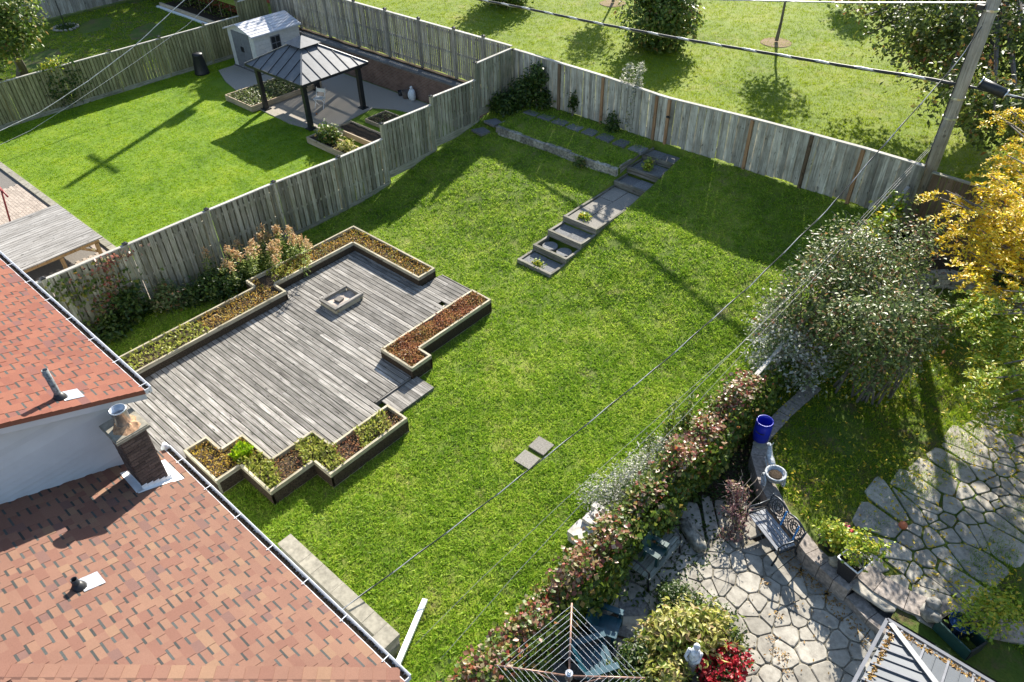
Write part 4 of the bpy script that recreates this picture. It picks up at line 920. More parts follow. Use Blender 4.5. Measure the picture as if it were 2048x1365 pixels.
def wire(name, label, pts, r, mat='wire', n=5, wob=0., cat='wire'):
    pts = [Vector(p) for p in pts]; out = []
    for i in range(len(pts)-1):
        k = max(2, int((pts[i+1]-pts[i]).length/.25))
        out += [pts[i].lerp(pts[i+1], j/k) for j in range(k)]
    out.append(pts[-1])
    b = MB(); b.tube(out, r, n)
    if wob:
        o2 = [p+Vector((math.cos(i*1.3)*wob, math.sin(i*1.3)*wob, math.cos(i*1.3+1)*wob)) for i, p in enumerate(out)]; b.tube(o2, r*.8, n, 1)
    o = b.build(name, [mat, 'wire'] if wob else mat, None, True); return tag(o, label, cat)
def sag(p, q, s, n=24):
    p, q = Vector(p), Vector(q); return [p.lerp(q, i/n)-Vector((0, 0, 4*s*(i/n)*(1-i/n))) for i in range(n+1)]
cpx = [(950, -2), (1050, 17), (1200, 48), (1350, 76), (1500, 101), (1700, 134), (1800, 149), (1868, 160)]
cab = [GV(x_, y_, P1, P2) for x_, y_ in cpx][::-1]
wire('power_cable', 'thick black bundled cable running from the pole along the back fence', [Vector((P1[0], P1[1]-.05, cab[0].z+.05))]+cab+[cab[-1]+(cab[-1]-cab[-2])*3], .045, 'cable', 7, .028, 'cable')
RP = Vector((9, 22.2, 5.6)); c0 = Vector((P1[0], P1[1], cab[0].z+.05))
rc = [c0.lerp(RP, t_/12)-Vector((0, 0, .5*(t_/12)*(1-t_/12))) for t_ in range(13)]
wire('power_cable', 'black cable leaving the pole towards the right behind the yellow tree', rc, .035, 'cable', 7, .02, 'cable')
sp = thing('cable_splice', 'black cylindrical splice case hanging on the cable right of the pole', 'splice case', GY(1985, 176, 22.05)); a, c = GY(1962, 165, 22.05), GY(2012, 190, 22.05)
b = MB(); b.tube([a, c], .13, 12); b.build('case', 'cable', sp, True)
for q in (a, c): b = MB(); b.tube([q-(c-a)*.02, q+(c-a)*.02], .145, 12); b.build('end_band', 'steel', sp, True)
top = [GV(x_, y_, P1, P2) for x_, y_ in ((1990, 6), (1700, 6), (1480, 1))]
wire('overhead_wire', 'pale twisted wire leaving the top of the pole along the upper edge', [Vector((*P1, top[0].z))]+top+[top[-1]+(top[-1]-top[-2])], .02, 'wire', 5, .014)
def drop(label, pxs, A, B, r, mat, wob, z_end=None):
    pts = [GV(x_, y_, A, B) for x_, y_ in pxs]; return wire('overhead_wire', label, pts, r, mat, 5, wob)
drop('twisted service wire sagging from the pole across the lawn to the house roof', [(1972, 40), (1930, 105), (1880, 165), (1755, 305), (1655, 420), (1500, 572), (1330, 722), (1150, 868), (1000, 985), (850, 1098), (690, 1215), (560, 1312), (480, 1372), (380, 1440)], P1, (-7.9, -.9), .013, 'cable', .012)
drop('upper of three thin wires running from the pole over the lilac bushes', [(1893, 232), (1860, 292), (1700, 460), (1600, 570), (1480, 690), (1300, 850), (1130, 1000), (960, 1160), (830, 1290)], P1, (-5.4, 1.2), .004, 'wire2', 0)
drop('middle of three thin wires running from the pole over the lilac bushes', [(1893, 236), (1862, 294), (1725, 440), (1610, 565), (1450, 720), (1290, 880), (1180, 990), (1030, 1150), (880, 1320)], P1, (-5.0, 1.4), .005, 'wire2', 0)
drop('lower of three thin wires running from the pole over the lilac bushes', [(1893, 240), (1864, 296), (1740, 432), (1640, 545), (1520, 670), (1400, 800), (1250, 960)], P1, (-4.6, 1.6), .004, 'wire2', 0)
LA, LB = P2, (-31.5, -1)
drop('white twisted wire crossing the upper left over the gazebo yard', [(378, -8), (330, 36), (270, 92), (180, 160), (80, 225), (0, 262), (-60, 290)], LA, LB, .013, 'wire', .012)
drop('thin pale wire below the twisted wire at the upper left', [(436, -8), (375, 50), (270, 125), (150, 205), (60, 262), (0, 290), (-60, 312)], LA, (-31.2, -1), .007, 'wire', 0)

# ---------------------------------------------------------------- foliage kinds
lm = leafmat
M['lf_dark'] = lm('dark_green_leaves', [(0, (.02, .045, .01)), (.4, (.04, .085, .012)), (.75, (.075, .125, .018)), (1, (.13, .16, .03))])
M['lf_mid'] = lm('mid_green_leaves', [(0, (0.046, 0.091, 0.016)), (.4, (0.091, 0.156, 0.023)), (.75, (0.156, 0.215, 0.033)), (.92, (0.260, 0.273, 0.052)), (1, (0.260, 0.156, 0.052))])
M['lf_lilac'] = lm('lilac_leaves', [(0, (.06, .10, .025)), (.45, (.13, .19, .05)), (.75, (.21, .25, .09)), (.88, (.30, .28, .14)), (.95, (.36, .18, .07)), (1, (.2, .1, .06))], rough=.42, spec=.45)
M['lf_maple'] = lm('autumn_maple_leaves', [(0, (0.039, 0.065, 0.016)), (.5, (0.091, 0.130, 0.023)), (.8, (0.169, 0.195, 0.033)), (.9, (0.260, 0.130, 0.039)), (1, (0.325, 0.091, 0.039))], patch=(.25, .6))
M['lf_yellow'] = lm('yellow_leaves', [(0, (.66, .42, .02)), (.4, (.78, .56, .03)), (.7, (.72, .6, .04)), (.88, (.42, .45, .04)), (1, (.62, .3, .02))], trans=.45)
M['lf_lime'] = lm('yellow_green_leaves', [(0, (0.150, 0.255, 0.022)), (.5, (0.285, 0.375, 0.030)), (.85, (0.450, 0.450, 0.045)), (1, (0.630, 0.450, 0.045))], trans=.4)
M['lf_red'] = lm('red_creeper_leaves', [(0, (.13, .04, .03)), (.2, (.28, .09, .06)), (.4, (.36, .22, .13)), (.55, (.22, .24, .06)), (.72, (.46, .33, .26)), (.86, (.42, .06, .04)), (1, (.26, .28, .07))], rough=.38, spec=.5, patch=(.25, 1.2))
M['lf_creeper'] = lm('green_creeper_leaves', [(0, (0.047, 0.088, 0.016)), (.45, (0.095, 0.155, 0.020)), (.8, (0.162, 0.209, 0.027)), (.93, (0.270, 0.243, 0.041)), (1, (0.270, 0.081, 0.041))])
M['lf_gold'] = lm('pink_yellow_flower_heads', [(0, (0.486, 0.270, 0.135)), (.4, (0.567, 0.351, 0.162)), (.7, (0.540, 0.419, 0.176)), (1, (0.608, 0.446, 0.297))])
M['lf_pale'] = lm('pale_stem_leaves', [(0, (0.180, 0.255, 0.060)), (.5, (0.300, 0.375, 0.090)), (1, (0.420, 0.450, 0.150))])
M['lf_white'] = lm('tiny_white_flowers', [(0, (.2, .25, .1)), (.3, (.12, .17, .05)), (.55, (.45, .45, .38)), (1, (.6, .58, .52))])
M['lf_varieg'] = lm('variegated_leaves', [(0, (0.110, 0.187, 0.022)), (.25, (0.275, 0.308, 0.044)), (.5, (0.495, 0.462, 0.110)), (.75, (0.572, 0.528, 0.220)), (1, (0.352, 0.220, 0.110))])
M['lf_redfl'] = lm('red_petals', [(0, (.30, .008, .012)), (.5, (.45, .012, .02)), (.85, (.5, .03, .06)), (1, (.25, .01, .01))])
M['lf_pink'] = lm('pinkish_leaves', [(0, (.14, .06, .07)), (.4, (.25, .12, .13)), (.7, (.33, .2, .18)), (1, (.3, .27, .12))])
M['twig'] = plain('grey_twigs', (.22, .19, .16), .9, .1, 0, .2)

def bush(name, label, cat, lobes, nclump, per, spread, size, mat, z0=None, stems=8, up=.5, asp=.55, group=None, shell=.3, extra=None):
    L = np.array(lobes, float); c = L[:, :3].mean(0); zb = (L[:, 2]-L[:, 5]).min() if z0 is None else z0
    t = thing(name, label, cat, (c[0], c[1], zb), group)
    b = MB()
    for i in range(stems):
        k = i % len(L); a = rr.uniform(0, 6.28)
        q = L[k, :3]+np.array([math.cos(a), math.sin(a), rr.uniform(-.2, .8)])*L[k, 3:]*.75
        b.tube([(L[k, 0]+rr.uniform(-.15, .15), L[k, 1]+rr.uniform(-.15, .15), zb-.1), ((L[k, 0]*1.2+q[0])/2.2, (L[k, 1]*1.2+q[1])/2.2, (zb+q[2])/2), tuple(q)], [.035, .022, .006], 5)
    b.build('stems', 'bark', t)
    P, D = crown_pts(lobes, nclump, per, spread, shell=shell); P[:, 2] = np.maximum(P[:, 2], zb+.03)
    leaf_cloud('foliage', P, size, mat, t, up=up, out=D, asp=asp, kind='stuff')
    if extra: extra(t, L)
    return t
def tree(name, label, cat, base, top, r0, lobes, nclump, per, spread, size, mat, group=None, up=.4, asp=.55, nl=12, shell=.35, dirs=None):
    L = np.array(lobes, float); t = thing(name, label, cat, base, group)
    tg = []
    for i in range(nl):
        k = i % len(L); d = np.array([rr.gauss(0, 1), rr.gauss(0, 1), rr.gauss(0, .7)]); d /= np.linalg.norm(d); tg.append(tuple(L[k, :3]+d*L[k, 3:]*.85))
    limbs(base, top, r0, tg, rr).build('trunk', 'bark', t)
    P, D = crown_pts(lobes, nclump, per, spread, shell=shell)
    leaf_cloud('crown', P, size, mat, t, up=up, out=D, asp=asp, kind='stuff'); return t
# park
S1 = G(1310, 88, 1.2); S2 = G(1003, 8, 1.2)
bush('park_shrub', 'broad dark green shrub standing on the park grass beyond the fence', 'shrub', [(S1.x, S1.y, 2.3, 1.75, 1.6, 1.5), (S1.x-.4, S1.y+.6, 3.4, 1.3, 1.3, 1.3), (S1.x+.9, S1.y, 2.6, 1.0, 1.1, 1.2)], 520, 14, .2, .2, 'lf_mid', 1.2, 14)
bush('park_shrub', 'dark green shrub cut off by the top edge near the gazebo fence', 'shrub', [(S2.x, S2.y+.6, 2.3, 1.6, 1.4, 1.4), (S2.x-.5, S2.y+.8, 3.3, 1.3, 1.2, 1.2)], 380, 14, .2, .2, 'lf_mid', 1.2, 12)
for (px, py, lb, h, sd) in ((1553, 82, 'slender young tree with a bare mulch ring on the park grass', 5.2, 1), (1226, 4, 'thin young tree at the top edge left of the broad shrub', 4.6, 2), (1688, 3, 'small distant sapling at the top edge near the road', 3.2, 3)):
    p = G(px, py, 1.22); T = (p.x+.1, p.y+.15, 1.2+h*.8)
    tree('young_tree', lb, 'tree', tuple(p), T, .07, [(p.x+.2, p.y, 1.2+h*.85, h*.22, h*.22, h*.25), (p.x-.4, p.y+.2, 1.2+h*.7, h*.17, h*.17, h*.16)], 130, 10, .2, .2, 'lf_lime' if sd == 1 else 'lf_mid')
    b = MB(); b.lathe((p.x, p.y, float(z_park(p.x, p.y))-.02), [(.75, 0), (.7, .035), (.1, .05)], 16); o = b.build('mulch_ring', plain('dry_mulch', (.24, .18, .12), 1, .05, 0, .05, 18, .4)); stuff(o, ['bare earth ring round the slender young park tree', 'bare earth ring under the thin tree at the top edge', 'bare earth ring under the distant sapling'][sd-1], 'mulch')
mb_ = G(1897, 168, 1.2)
tree('maple_tree', 'large autumn tinged maple behind the utility pole in the park', 'tree', tuple(mb_), (mb_.x+.3, mb_.y-.2, 7.5), .38,
     [(-6.6, 31.2, 5.4, 3.0, 2.6, 1.8), (-9.6, 31.6, 4.9, 1.8, 1.8, 1.1), (-4.2, 29.0, 4.6, 2.4, 2.2, 1.7), (-6.0, 33.5, 7.5, 4.5, 4.2, 2.6), (-2.5, 27.5, 3.6, 1.9, 1.8, 1.4), (-7.6, 28.9, 4.3, 1.4, 1.2, .9)]+[tuple(G(1870, 110, 4.2))+(1.5, 1.4, .9), tuple(G(1950, 190, 4.3))+(1.4, 1.3, .9), tuple(G(2035, 240, 4.0))+(1.4, 1.3, .9), tuple(G(1850, 50, 5))+(1.6, 1.5, 1.0), tuple(G(1730, 12, 5))+(1.0, 1.0, .6), tuple(G(1940, 60, 5.2))+(1.8, 1.7, 1.2)], 1750, 13, .24, .17, 'lf_maple', nl=30, shell=.5)
# far left yard
tb0 = G(45, 152, -.15)
tree('leaning_tree', 'leaning leafy tree at the top left corner behind the olive fence', 'tree', tuple(tb0), tuple(G(12, 60, 3.1)), .24, [tuple(G(5, 25, 4.0))+(1.5, 1.5, 1.3), tuple(G(-30, 60, 3.4))+(1.6, 1.6, 1.4), tuple(G(25, 62, 3.3))+(.75, .75, .65)], 420, 13, .2, .19, 'lf_mid')
tree('tall_tree', 'tall leafy tree beyond the red fence whose shade falls on the far left yard', 'tree', (-50.5, 29.5, .5), (-50.3, 29.3, 9), .4, [(-50.5, 29.5, 8.5, 4.2, 4.0, 3.0), (-54, 28, 7.5, 3.5, 3.5, 2.6), (-47.5, 31, 8, 3.0, 3.0, 2.6), (-57, 26, 7, 3.5, 3.5, 2.6)], 900, 13, .4, .34, 'lf_mid', nl=20)
tree('street_tree', 'leafy tree in the park behind the shed whose shade dapples the shed roof', 'tree', (-39.5, 30.0, 1.2), (-39.5, 30.0, 6), .2, [(-39.5, 29.8, 7.2, 2.0, 2.0, 1.7)], 170, 13, .25, .22, 'lf_mid')
fd_ = thing('bird_feeder_pole', 'thin pole rising from a ring of stones in the far left yard', 'feeder pole', G(130, 56, -.13))
c0 = G(132, 57, -.13); b = MB(); b.tube([c0, c0+Vector((0, 0, 1.5))], .025, 6); b.build('pole', 'black', fd_)
for i in range(16): a = i*math.pi/8; b = MB(); b.lump((c0.x+.62*math.cos(a), c0.y+.62*math.sin(a), -.08), (.13, .1, .07), 7, 5, .25, rr); b.build('ring_stone', 'cinder', fd_)
P = np.stack([c0.x+RNG.normal(size=220)*.25, c0.y+RNG.normal(size=220)*.25, -.1+RNG.random(220)*.2], 1); leaf_cloud('plants', P, .12, 'lf_dark', fd_, kind='stuff')
b = MB(); q = G(22, 78, -.1); b.box(q.x-.8, q.x+.8, q.y-.7, q.y+.7, -.15, -.08); o = b.build('stone_slab', 'cinder'); tag(o, 'pale slab half hidden by the leaning tree', 'slab')
vb = thing('vegetable_bed', 'timber edged vegetable bed along the red fence', 'vegetable bed', (-43, 22, -.15))
block('edging_board', 'new_x', -47.5, -36.6, 21.3, 21.42, -.2, .1, vb); b = MB(); b.box(-47.5, -36.6, 21.43, 23.2, -.2, 0); b.build('soil', 'soil', vb)
for i in range(9):
    x_ = -46.8+i*1.15; b = MB(); b.tube([(x_, 22.3, 0), (x_+.05, 22.3, 1.7)], .02, 5); b.build('stake', 'new_x', vb)
    n_ = 130; P = np.stack([x_+RNG.normal(size=n_)*.25, 22.3+RNG.normal(size=n_)*.25, RNG.random(n_)*1.1], 1); leaf_cloud('plant', P, .16, 'lf_mid', vb, kind='stuff')
block('edging_stone', 'white', -47.6, -37.2, 21.1, 21.26, -.2, -.06, vb)

# along the left fence
def spray(name, label, cat, x0, y0, z0, stems, mat, headmat, hs=.09, group=None, leaf=.11):
    """tall stalks with leaves up the stem and a plume at the end"""
    t = thing(name, label, cat, (x0, y0, z0), group); b = MB(); LP = []; HP = []
    for (dx, dy, h, lx, ly) in stems:
        p0 = Vector((x0+dx, y0+dy, z0-.05)); p1 = p0+Vector((lx, ly, h)); p2 = p0.lerp(p1, .5)-Vector((lx*.15, ly*.15, 0))
        b.tube([p0, p2, p1], [.012, .01, .005], 5)
        for i in range(int(70*h)):
            s = rr.uniform(.12, .95); q = p0.lerp(p1, s); a = rr.uniform(0, 6.28); r_ = rr.uniform(.02, .16)*(1.15-s*.6); LP.append((q.x+math.cos(a)*r_, q.y+math.sin(a)*r_, q.z))
        for i in range(70):
            s = rr.random(); HP.append(tuple(p1+Vector((rr.gauss(0, .09)*(1.1-s), rr.gauss(0, .09)*(1.1-s), -.12+.28*s))))
    b.build('stalks', 'lf_dark', t); leaf_cloud('leaves', np.array(LP), leaf, mat, t, asp=.35, kind='stuff')
    if headmat: leaf_cloud('flower_plumes', np.array(HP), hs, headmat, t, asp=.4, kind='stuff')
    return t
st_ = [(rr.gauss(0, .4), rr.gauss(0, .75), rr.uniform(.75, 1.3), rr.uniform(-.1, .35), rr.uniform(-.2, .5)) for i in range(34)]
spray('goldenrod_bush', 'tall goldenrod with pinkish yellow plumes between the fence and the long planter', 'bush', -18.3, 8.9, -.15, st_, 'lf_pale', 'lf_gold', .085)
bush('low_bush', 'dark green low bush at the foot of the goldenrod by the fence', 'bush', [(-18.4, 7.6, .1, .55, .8, .45), (-18.7, 6.9, .0, .4, .5, .4)], 170, 14, .1, .11, 'lf_dark', -.15, 8)
bush('low_bush', 'grey green low bush left of the goldenrod against the fence', 'bush', [(-18.95, 6.2, .1, .35, .5, .5)], 90, 14, .09, .1, 'lf_lilac', -.15, 6)
bush('low_bush', 'leafy dark shrub climbing the fence halfway to the house', 'bush', [(-19.1, 5.0, .35, .28, .65, .6), (-18.9, 4.4, .0, .35, .5, .3)], 130, 14, .1, .12, 'lf_dark', -.15, 7)
def fence_vine(label, spots, mat, n, size=.11, x=XL+.1, mat2=None, cat='vine'):
    P = []
    for (y0, z0, ry, rz_, k) in spots:
        q = RNG.normal(size=(int(n*k), 2)); P.append(np.stack([x+.05*RNG.random(len(q)), y0+q[:, 0]*ry, z0+q[:, 1]*rz_], 1))
    t = thing('climbing_vine', label, cat, (x, spots[0][0], -.1)); b = MB()
    for (y0, z0, ry, rz_, k) in spots: b.tube([(x, y0, -.1), (x+.02, y0+ry*.4, z0*.6), (x, y0-ry*.3, z0+rz_)], [.012, .009, .004], 5)
    b.build('stems', 'bark', t); leaf_cloud('leaves', np.concatenate(P), size, mat, t, up=.1, out=np.tile([1., 0, .2], (sum(len(p) for p in P), 1)), asp=.75, kind='stuff'); return t
fence_vine('green vine draped over the fence nearest the house roof', [(3.6, 1.5, .5, .2, 1), (4.5, 1.1, .45, .35, 1), (3.0, .6, .3, .4, .6), (5.2, .8, .35, .3, .6), (3.9, .2, .5, .2, .7)], 'lf_creeper', 150)
fence_vine('dark red creeper patch hanging from the fence top near the plank table', [(5.0, 1.2, .16, .4, 1), (5.3, 1.75, .4, .08, .6), (4.6, .5, .2, .3, .5)], 'lf_red', 150, x=XL+.14, size=.09)
bush('ivy_mound', 'dark ivy mound climbing the fence corner below the park', 'ivy', [(-18.4, 21.2, 1.75, .45, .35, .55), (-18.0, 21.45, 2.35, .35, .2, .5), (-18.9, 20.9, 1.35, .6, .7, .35), (-17.6, 21.5, 1.6, .3, .2, .35)], 330, 15, .12, .13, 'lf_dark', 1.1, 10)
spray('fence_sapling', 'pale leafed sapling growing over the middle of the back fence', 'sapling', -13.9, 22.0, 1.2, [(rr.gauss(0, .25), rr.gauss(0, .1), rr.uniform(1.6, 2.4), rr.uniform(-.3, .3), rr.uniform(-.1, .2)) for i in range(14)], 'lf_white', 'lf_white', .08)
bush('fence_weed', 'small green weed growing against the back fence by the raised bed', 'weed', [(-14.4, 21.55, 1.5, .25, .15, .35)], 40, 10, .08, .1, 'lf_dark', 1.2, 4)
bush('fence_weed', 'thin ivy strand climbing the back fence right of the ivy mound', 'weed', [(-16.3, 21.7, 1.7, .12, .06, .45)], 30, 10, .06, .1, 'lf_dark', 1.2, 3)
bush('fence_weed', 'weed tuft growing on the timber wall of the raised bed', 'weed', [(-14.15, 19.35, .85, .25, .15, .25)], 40, 10, .07, .09, 'lf_mid', .6, 4)
bush('step_weed', 'leafy weed growing in the upper garden steps', 'weed', [(-12.05, 20.4, 1.05, .14, .14, .2)], 26, 10, .06, .09, 'lf_lime', .8, 4)
bush('step_weed', 'yellow green weed on the sunlit paved landing of the steps', 'weed', [(-12.1, 16.95, .55, .16, .14, .06)], 26, 10, .05, .08, 'lf_lime', .5, 3)
bush('step_weed', 'small yellow weed on the lowest garden step', 'weed', [(-12.0, 14.5, .03, .16, .08, .05)], 20, 10, .05, .07, 'lf_lime', -.05, 3)
bush('bed_plant', 'leafy green plant in the raised bed nearest the lawn', 'plant', [(-23.9, 15.8, .35, .55, .3, .3)], 90, 12, .09, .12, 'lf_mid', 0., 7)
bush('bed_plant', 'pale yellow leafed plant beside the green one in the raised bed', 'plant', [(-22.7, 15.75, .2, .4, .22, .18)], 40, 8, .09, .15, 'lf_varieg', 0., 5, asp=.3)
bush('fence_weed', 'light green weed over the top of the olive fence', 'weed', [(-36.2, 10.9, 1.75, .12, .5, .22)], 34, 8, .1, .12, 'lf_lime', -.1, 5)
fence_vine('green vine clinging to the olive fence', [(10.6, .9, .3, .35, 1), (11.4, 1.0, .25, .4, .8), (10.9, .3, .35, .2, .6)], 'lf_dark', 150, x=-36.02)

# ---------------------------------------------------------------- creeper hedge and lilacs
hg = thing('creeper_hedge', 'long hedge of virginia creeper, red on top and green down the garden side', 'hedge', (-4.25, 8, -.15))
n = 6500; Y_ = RNG.uniform(3.2, 13.0, n); hz = .98+.12*np.sin(Y_*2.1)+.1*np.sin(Y_*5.3)
redk = RNG.random(n) < np.where((Y_ > 9.6), .75, np.where(Y_ < 7.6, .6, .25))
P = np.stack([-4.3+RNG.normal(size=n)*.15, Y_, hz+RNG.normal(size=n)*.1], 1)
leaf_cloud('red_leaves', P[redk], .095, 'lf_red', hg, up=.7, asp=.8, kind='stuff'); leaf_cloud('green_top_leaves', P[~redk], .09, 'lf_creeper', hg, up=.7, asp=.8, kind='stuff')
n = 9500; Y_ = RNG.uniform(3.2, 14.5, n); z_ = RNG.random(n)
P = np.stack([-4.02+.28*np.sin(z_*3)*(.6+.4*np.sin(Y_*3.1))+RNG.normal(size=n)*.07, Y_, -.12+z_*1.1], 1)
leaf_cloud('side_leaves', P, .105, 'lf_creeper', hg, up=.15, out=np.tile([1., 0, .1], (n, 1)), asp=.85, kind='stuff')
n = 4200; Y_ = RNG.uniform(3.2, 13.2, n); z_ = RNG.random(n)
P = np.stack([-4.5-.12*np.sin(z_*3)+RNG.normal(size=n)*.07, Y_, -.12+z_*1.05], 1)
leaf_cloud('lawn_side_leaves', P, .1, 'lf_creeper', hg, up=.2, out=np.tile([-1., 0, .1], (n, 1)), asp=.8, kind='stuff')
b = MB()
for i in range(60): y_ = rr.uniform(3.2, 14); x_ = -4.25+rr.uniform(-.15, .15); b.tube([(x_, y_, -.2), (x_+rr.uniform(-.1, .1), y_+rr.uniform(-.3, .3), .5), (x_+rr.uniform(-.1, .1), y_+rr.uniform(-.6, .6), 1.1)], [.016, .011, .005], 5)
b.build('vines', 'bark', hg)
h2 = thing('creeper_hedge', 'yellow green creeper covering the fence rail near the pole', 'hedge', (-4.3, 19.5, .8))
n = 2600; Y_ = RNG.uniform(17.0, 21.2, n); gz_ = np.interp(Y_, BX, BZ)
P = np.stack([-4.3+RNG.normal(size=n)*.17, Y_, gz_+1.0+RNG.normal(size=n)*.2-.3*RNG.random(n)], 1); leaf_cloud('leaves', P, .12, 'lf_lime', h2, up=.6, asp=.8, kind='stuff')
bush('aster_bush', 'pale flowering weeds leaning on the lawn side of the creeper hedge', 'bush', [(-5.0, 9.3, .25, .45, .8, .4), (-5.2, 8.6, .15, .5, .6, .32), (-4.9, 10.2, .3, .35, .6, .4)], 330, 16, .1, .055, 'lf_white', -.15, 10)
spray('lawn_sapling', 'dark leafy saplings standing on the lawn before the creeper hedge', 'sapling', -4.95, 10.9, -.15, [(rr.gauss(0, .25), rr.gauss(0, .5), rr.uniform(.9, 1.7), rr.uniform(-.3, .2), rr.uniform(-.2, .3)) for i in range(11)], 'lf_creeper', None, leaf=.12)
def twigs(n):
    def f(t, L):
        b = MB()
        for i in range(n):
            k = rr.randrange(len(L)); d = np.array([rr.gauss(0, 1), rr.gauss(0, 1), rr.gauss(.5, .6)]); d /= np.linalg.norm(d); p = L[k, :3]+d*L[k, 3:]*.8; q = p+d*rr.uniform(.25, .5)+np.array([rr.uniform(-.15, .15), rr.uniform(-.15, .15), 0]); b.tube([tuple(p), tuple((p+q)/2+.04), tuple(q)], [.008, .006, .003], 4)
        b.build('bare_twigs', 'twig', t, kind='stuff')
    return f
gl = 'lilac bushes at the garden fence'
def gl_(px, py, z): v = G(px, py, z); return (v.x, v.y, v.z)
bush('lilac_bush', 'large lilac bush nearest the pole with glinting leaves', 'bush', [gl_(1755, 540, 2.5)+(1.15, 1.1, 1.1), gl_(1690, 500, 2.3)+(.75, .8, .9), gl_(1815, 515, 2.2)+(.7, .75, .9), gl_(1730, 590, 1.5)+(1.1, 1.1, 1.1)], 430, 14, .17, .1, 'lf_lilac', .1, 18, group=gl, extra=twigs(110))
bush('lilac_bush', 'lilac bush leaning over the lawn beside the wires', 'bush', [gl_(1635, 580, 2.1)+(.85, .85, .9), gl_(1600, 640, 1.4)+(.85, .85, .9), gl_(1655, 525, 2.2)+(.5, .55, .6)], 270, 14, .16, .1, 'lf_lilac', -.1, 14, group=gl, extra=twigs(80))
bush('lilac_bush', 'lilac bush spreading over the grass nearest the flagstone path', 'bush', [gl_(1790, 645, 2.6)+(.9, .9, .85), gl_(1715, 650, 2.2)+(.75, .75, .8), gl_(1845, 640, 2.5)+(.5, .5, .6), gl_(1745, 715, 1.4)+(.75, .7, .8), gl_(1790, 690, 1.9)+(.7, .7, .7)], 360, 14, .16, .1, 'lf_lilac', .15, 16, group=gl, extra=twigs(110))
bush('dry_bush', 'greyish half bare bush at the end of the creeper hedge', 'bush', [gl_(1560, 700, .9)+(.65, .8, .8), gl_(1600, 730, .7)+(.6, .8, .7), gl_(1555, 650, .9)+(.6, .6, .7)], 240, 13, .15, .095, 'lf_white', -.1, 16, extra=twigs(220))

# ---------------------------------------------------------------- yellow honey locust
lt_ = [gl_(2090, 460, 4.2)+(1.3, 1.2, .8), gl_(2030, 390, 4.3)+(.8, .8, .5), gl_(1950, 440, 3.9)+(.75, .7, .3), gl_(2040, 320, 4.3)+(.45, .6, .5), gl_(1995, 560, 3.7)+(.65, .7, .4), gl_(1900, 400, 3.9)+(.35, .35, .2), gl_(1985, 490, 3.8)+(.8, .7, .4), gl_(2020, 230, 4.6)+(.3, .4, .25)]
lo2 = [gl_(2040, 640, 3.6)+(.8, .8, .5), gl_(2030, 770, 3.3)+(.5, .6, .4), gl_(2050, 700, 3.4)+(.7, .8, .5), gl_(1965, 610, 3.5)+(.4, .45, .25), gl_(2010, 830, 3.0)+(.3, .3, .25)]
far_ = [(3.2, 17.6, 5.2, 1.9, 2.0, 1.3), (3.4, 14.5, 5.0, 1.7, 1.8, 1.1)]
tl = thing('honey_locust_tree', 'honey locust with yellow autumn leaves reaching in from the right edge', 'tree', (2.9, 16.5, .15))
tg = []
for L in lt_+lo2+far_:
    for j in range(4): d = np.array([rr.gauss(0, 1), rr.gauss(0, 1), rr.gauss(0, .6)]); d /= np.linalg.norm(d); tg.append(tuple(np.array(L[:3])+d*np.array(L[3:])*.9))
limbs((2.9, 16.5, 0), (2.7, 16.3, 4.4), .2, tg, rr).build('trunk', 'bark', tl)
def fronds(name, lobes, n, mat, up, size=.1):
    """drooping sprays of many narrow leaflets"""
    L = np.array(lobes); wg = (L[:, 3]*L[:, 4]*L[:, 5])**(2/3.); k = RNG.choice(len(L), n, p=wg/wg.sum()); d = unitv(RNG.normal(size=(n, 3))); C = L[k, :3]+d*(RNG.random((n, 1))**.45)*L[k, 3:]
    D = unitv(d*[1, 1, .2]+RNG.normal(size=(n, 3))*[.6, .6, .15]+[0, 0, -.25]); m_ = 26; s = np.linspace(0, .42, m_)
    P = (C[:, None]+D[:, None]*s[None, :, None]); P[:, :, 2] -= (s**2)[None]*.7; sd = np.cross(D, [0, 0, 1]); alt = np.where(np.arange(m_) % 2, 1, -1)
    dirs = (sd[:, None]*alt[None, :, None]+D[:, None]*.45).reshape(-1, 3); P = P.reshape(-1, 3)
    return leaf_cloud(name, P, size, mat, tl, up=up, asp=.42, dirs=unitv(dirs), kind='stuff')
fronds('yellow_leaves', lt_, 520, 'lf_yellow', .9); fronds('green_leaves', lo2, 280, 'lf_lime', .9); fronds('upper_leaves', far_, 620, 'lf_yellow', .8, .12)
bush('dark_shrub', 'dark shaded shrub in front of the brown board fence', 'shrub', [(-.6, 21.2, 1.2, .7, .4, .8), (.6, 20.9, 1.1, .8, .5, .8)], 160, 13, .16, .14, 'lf_dark', .2, 8)
bw = thing('stone_wall', 'low grey stone wall in the shade along the back of the garden', 'wall', (-1, 21, .2))
pts = [Vector((-2.95, 19.9, 0)), Vector((-2.7, 20.6, 0)), Vector((-2.3, 21.0, 0)), Vector((-1.5, 21.15, 0)), Vector((-.4, 21.0, 0)), Vector((.8, 20.6, 0)), Vector((2, 20.2, 0))]
for a, c in zip(pts[:-1], pts[1:]):
    L_ = (c-a).length; k = max(1, round(L_/.42)); d = (c-a)/k
    for j in range(k):
        for q in range(3):
            p = a+d*(j+.5+(.25 if q % 2 else 0)); o = put('wall_stone', unit_box('stoneblk'), (p.x+rr.uniform(-.015, .015), p.y+rr.uniform(-.015, .015), .22+q*.16), bw, scale=(L_/k-.012, .3, .15), rot=(0, 0, math.atan2(d.y, d.x)))
b = MB(); b.prism([(p.x, p.y) for p in pts]+[(2, 21.75), (-3.6, 21.75), (-3.5, 20.0)], .0, .55); o = b.build('garden_bank', 'soil'); o['kind'] = 'structure'

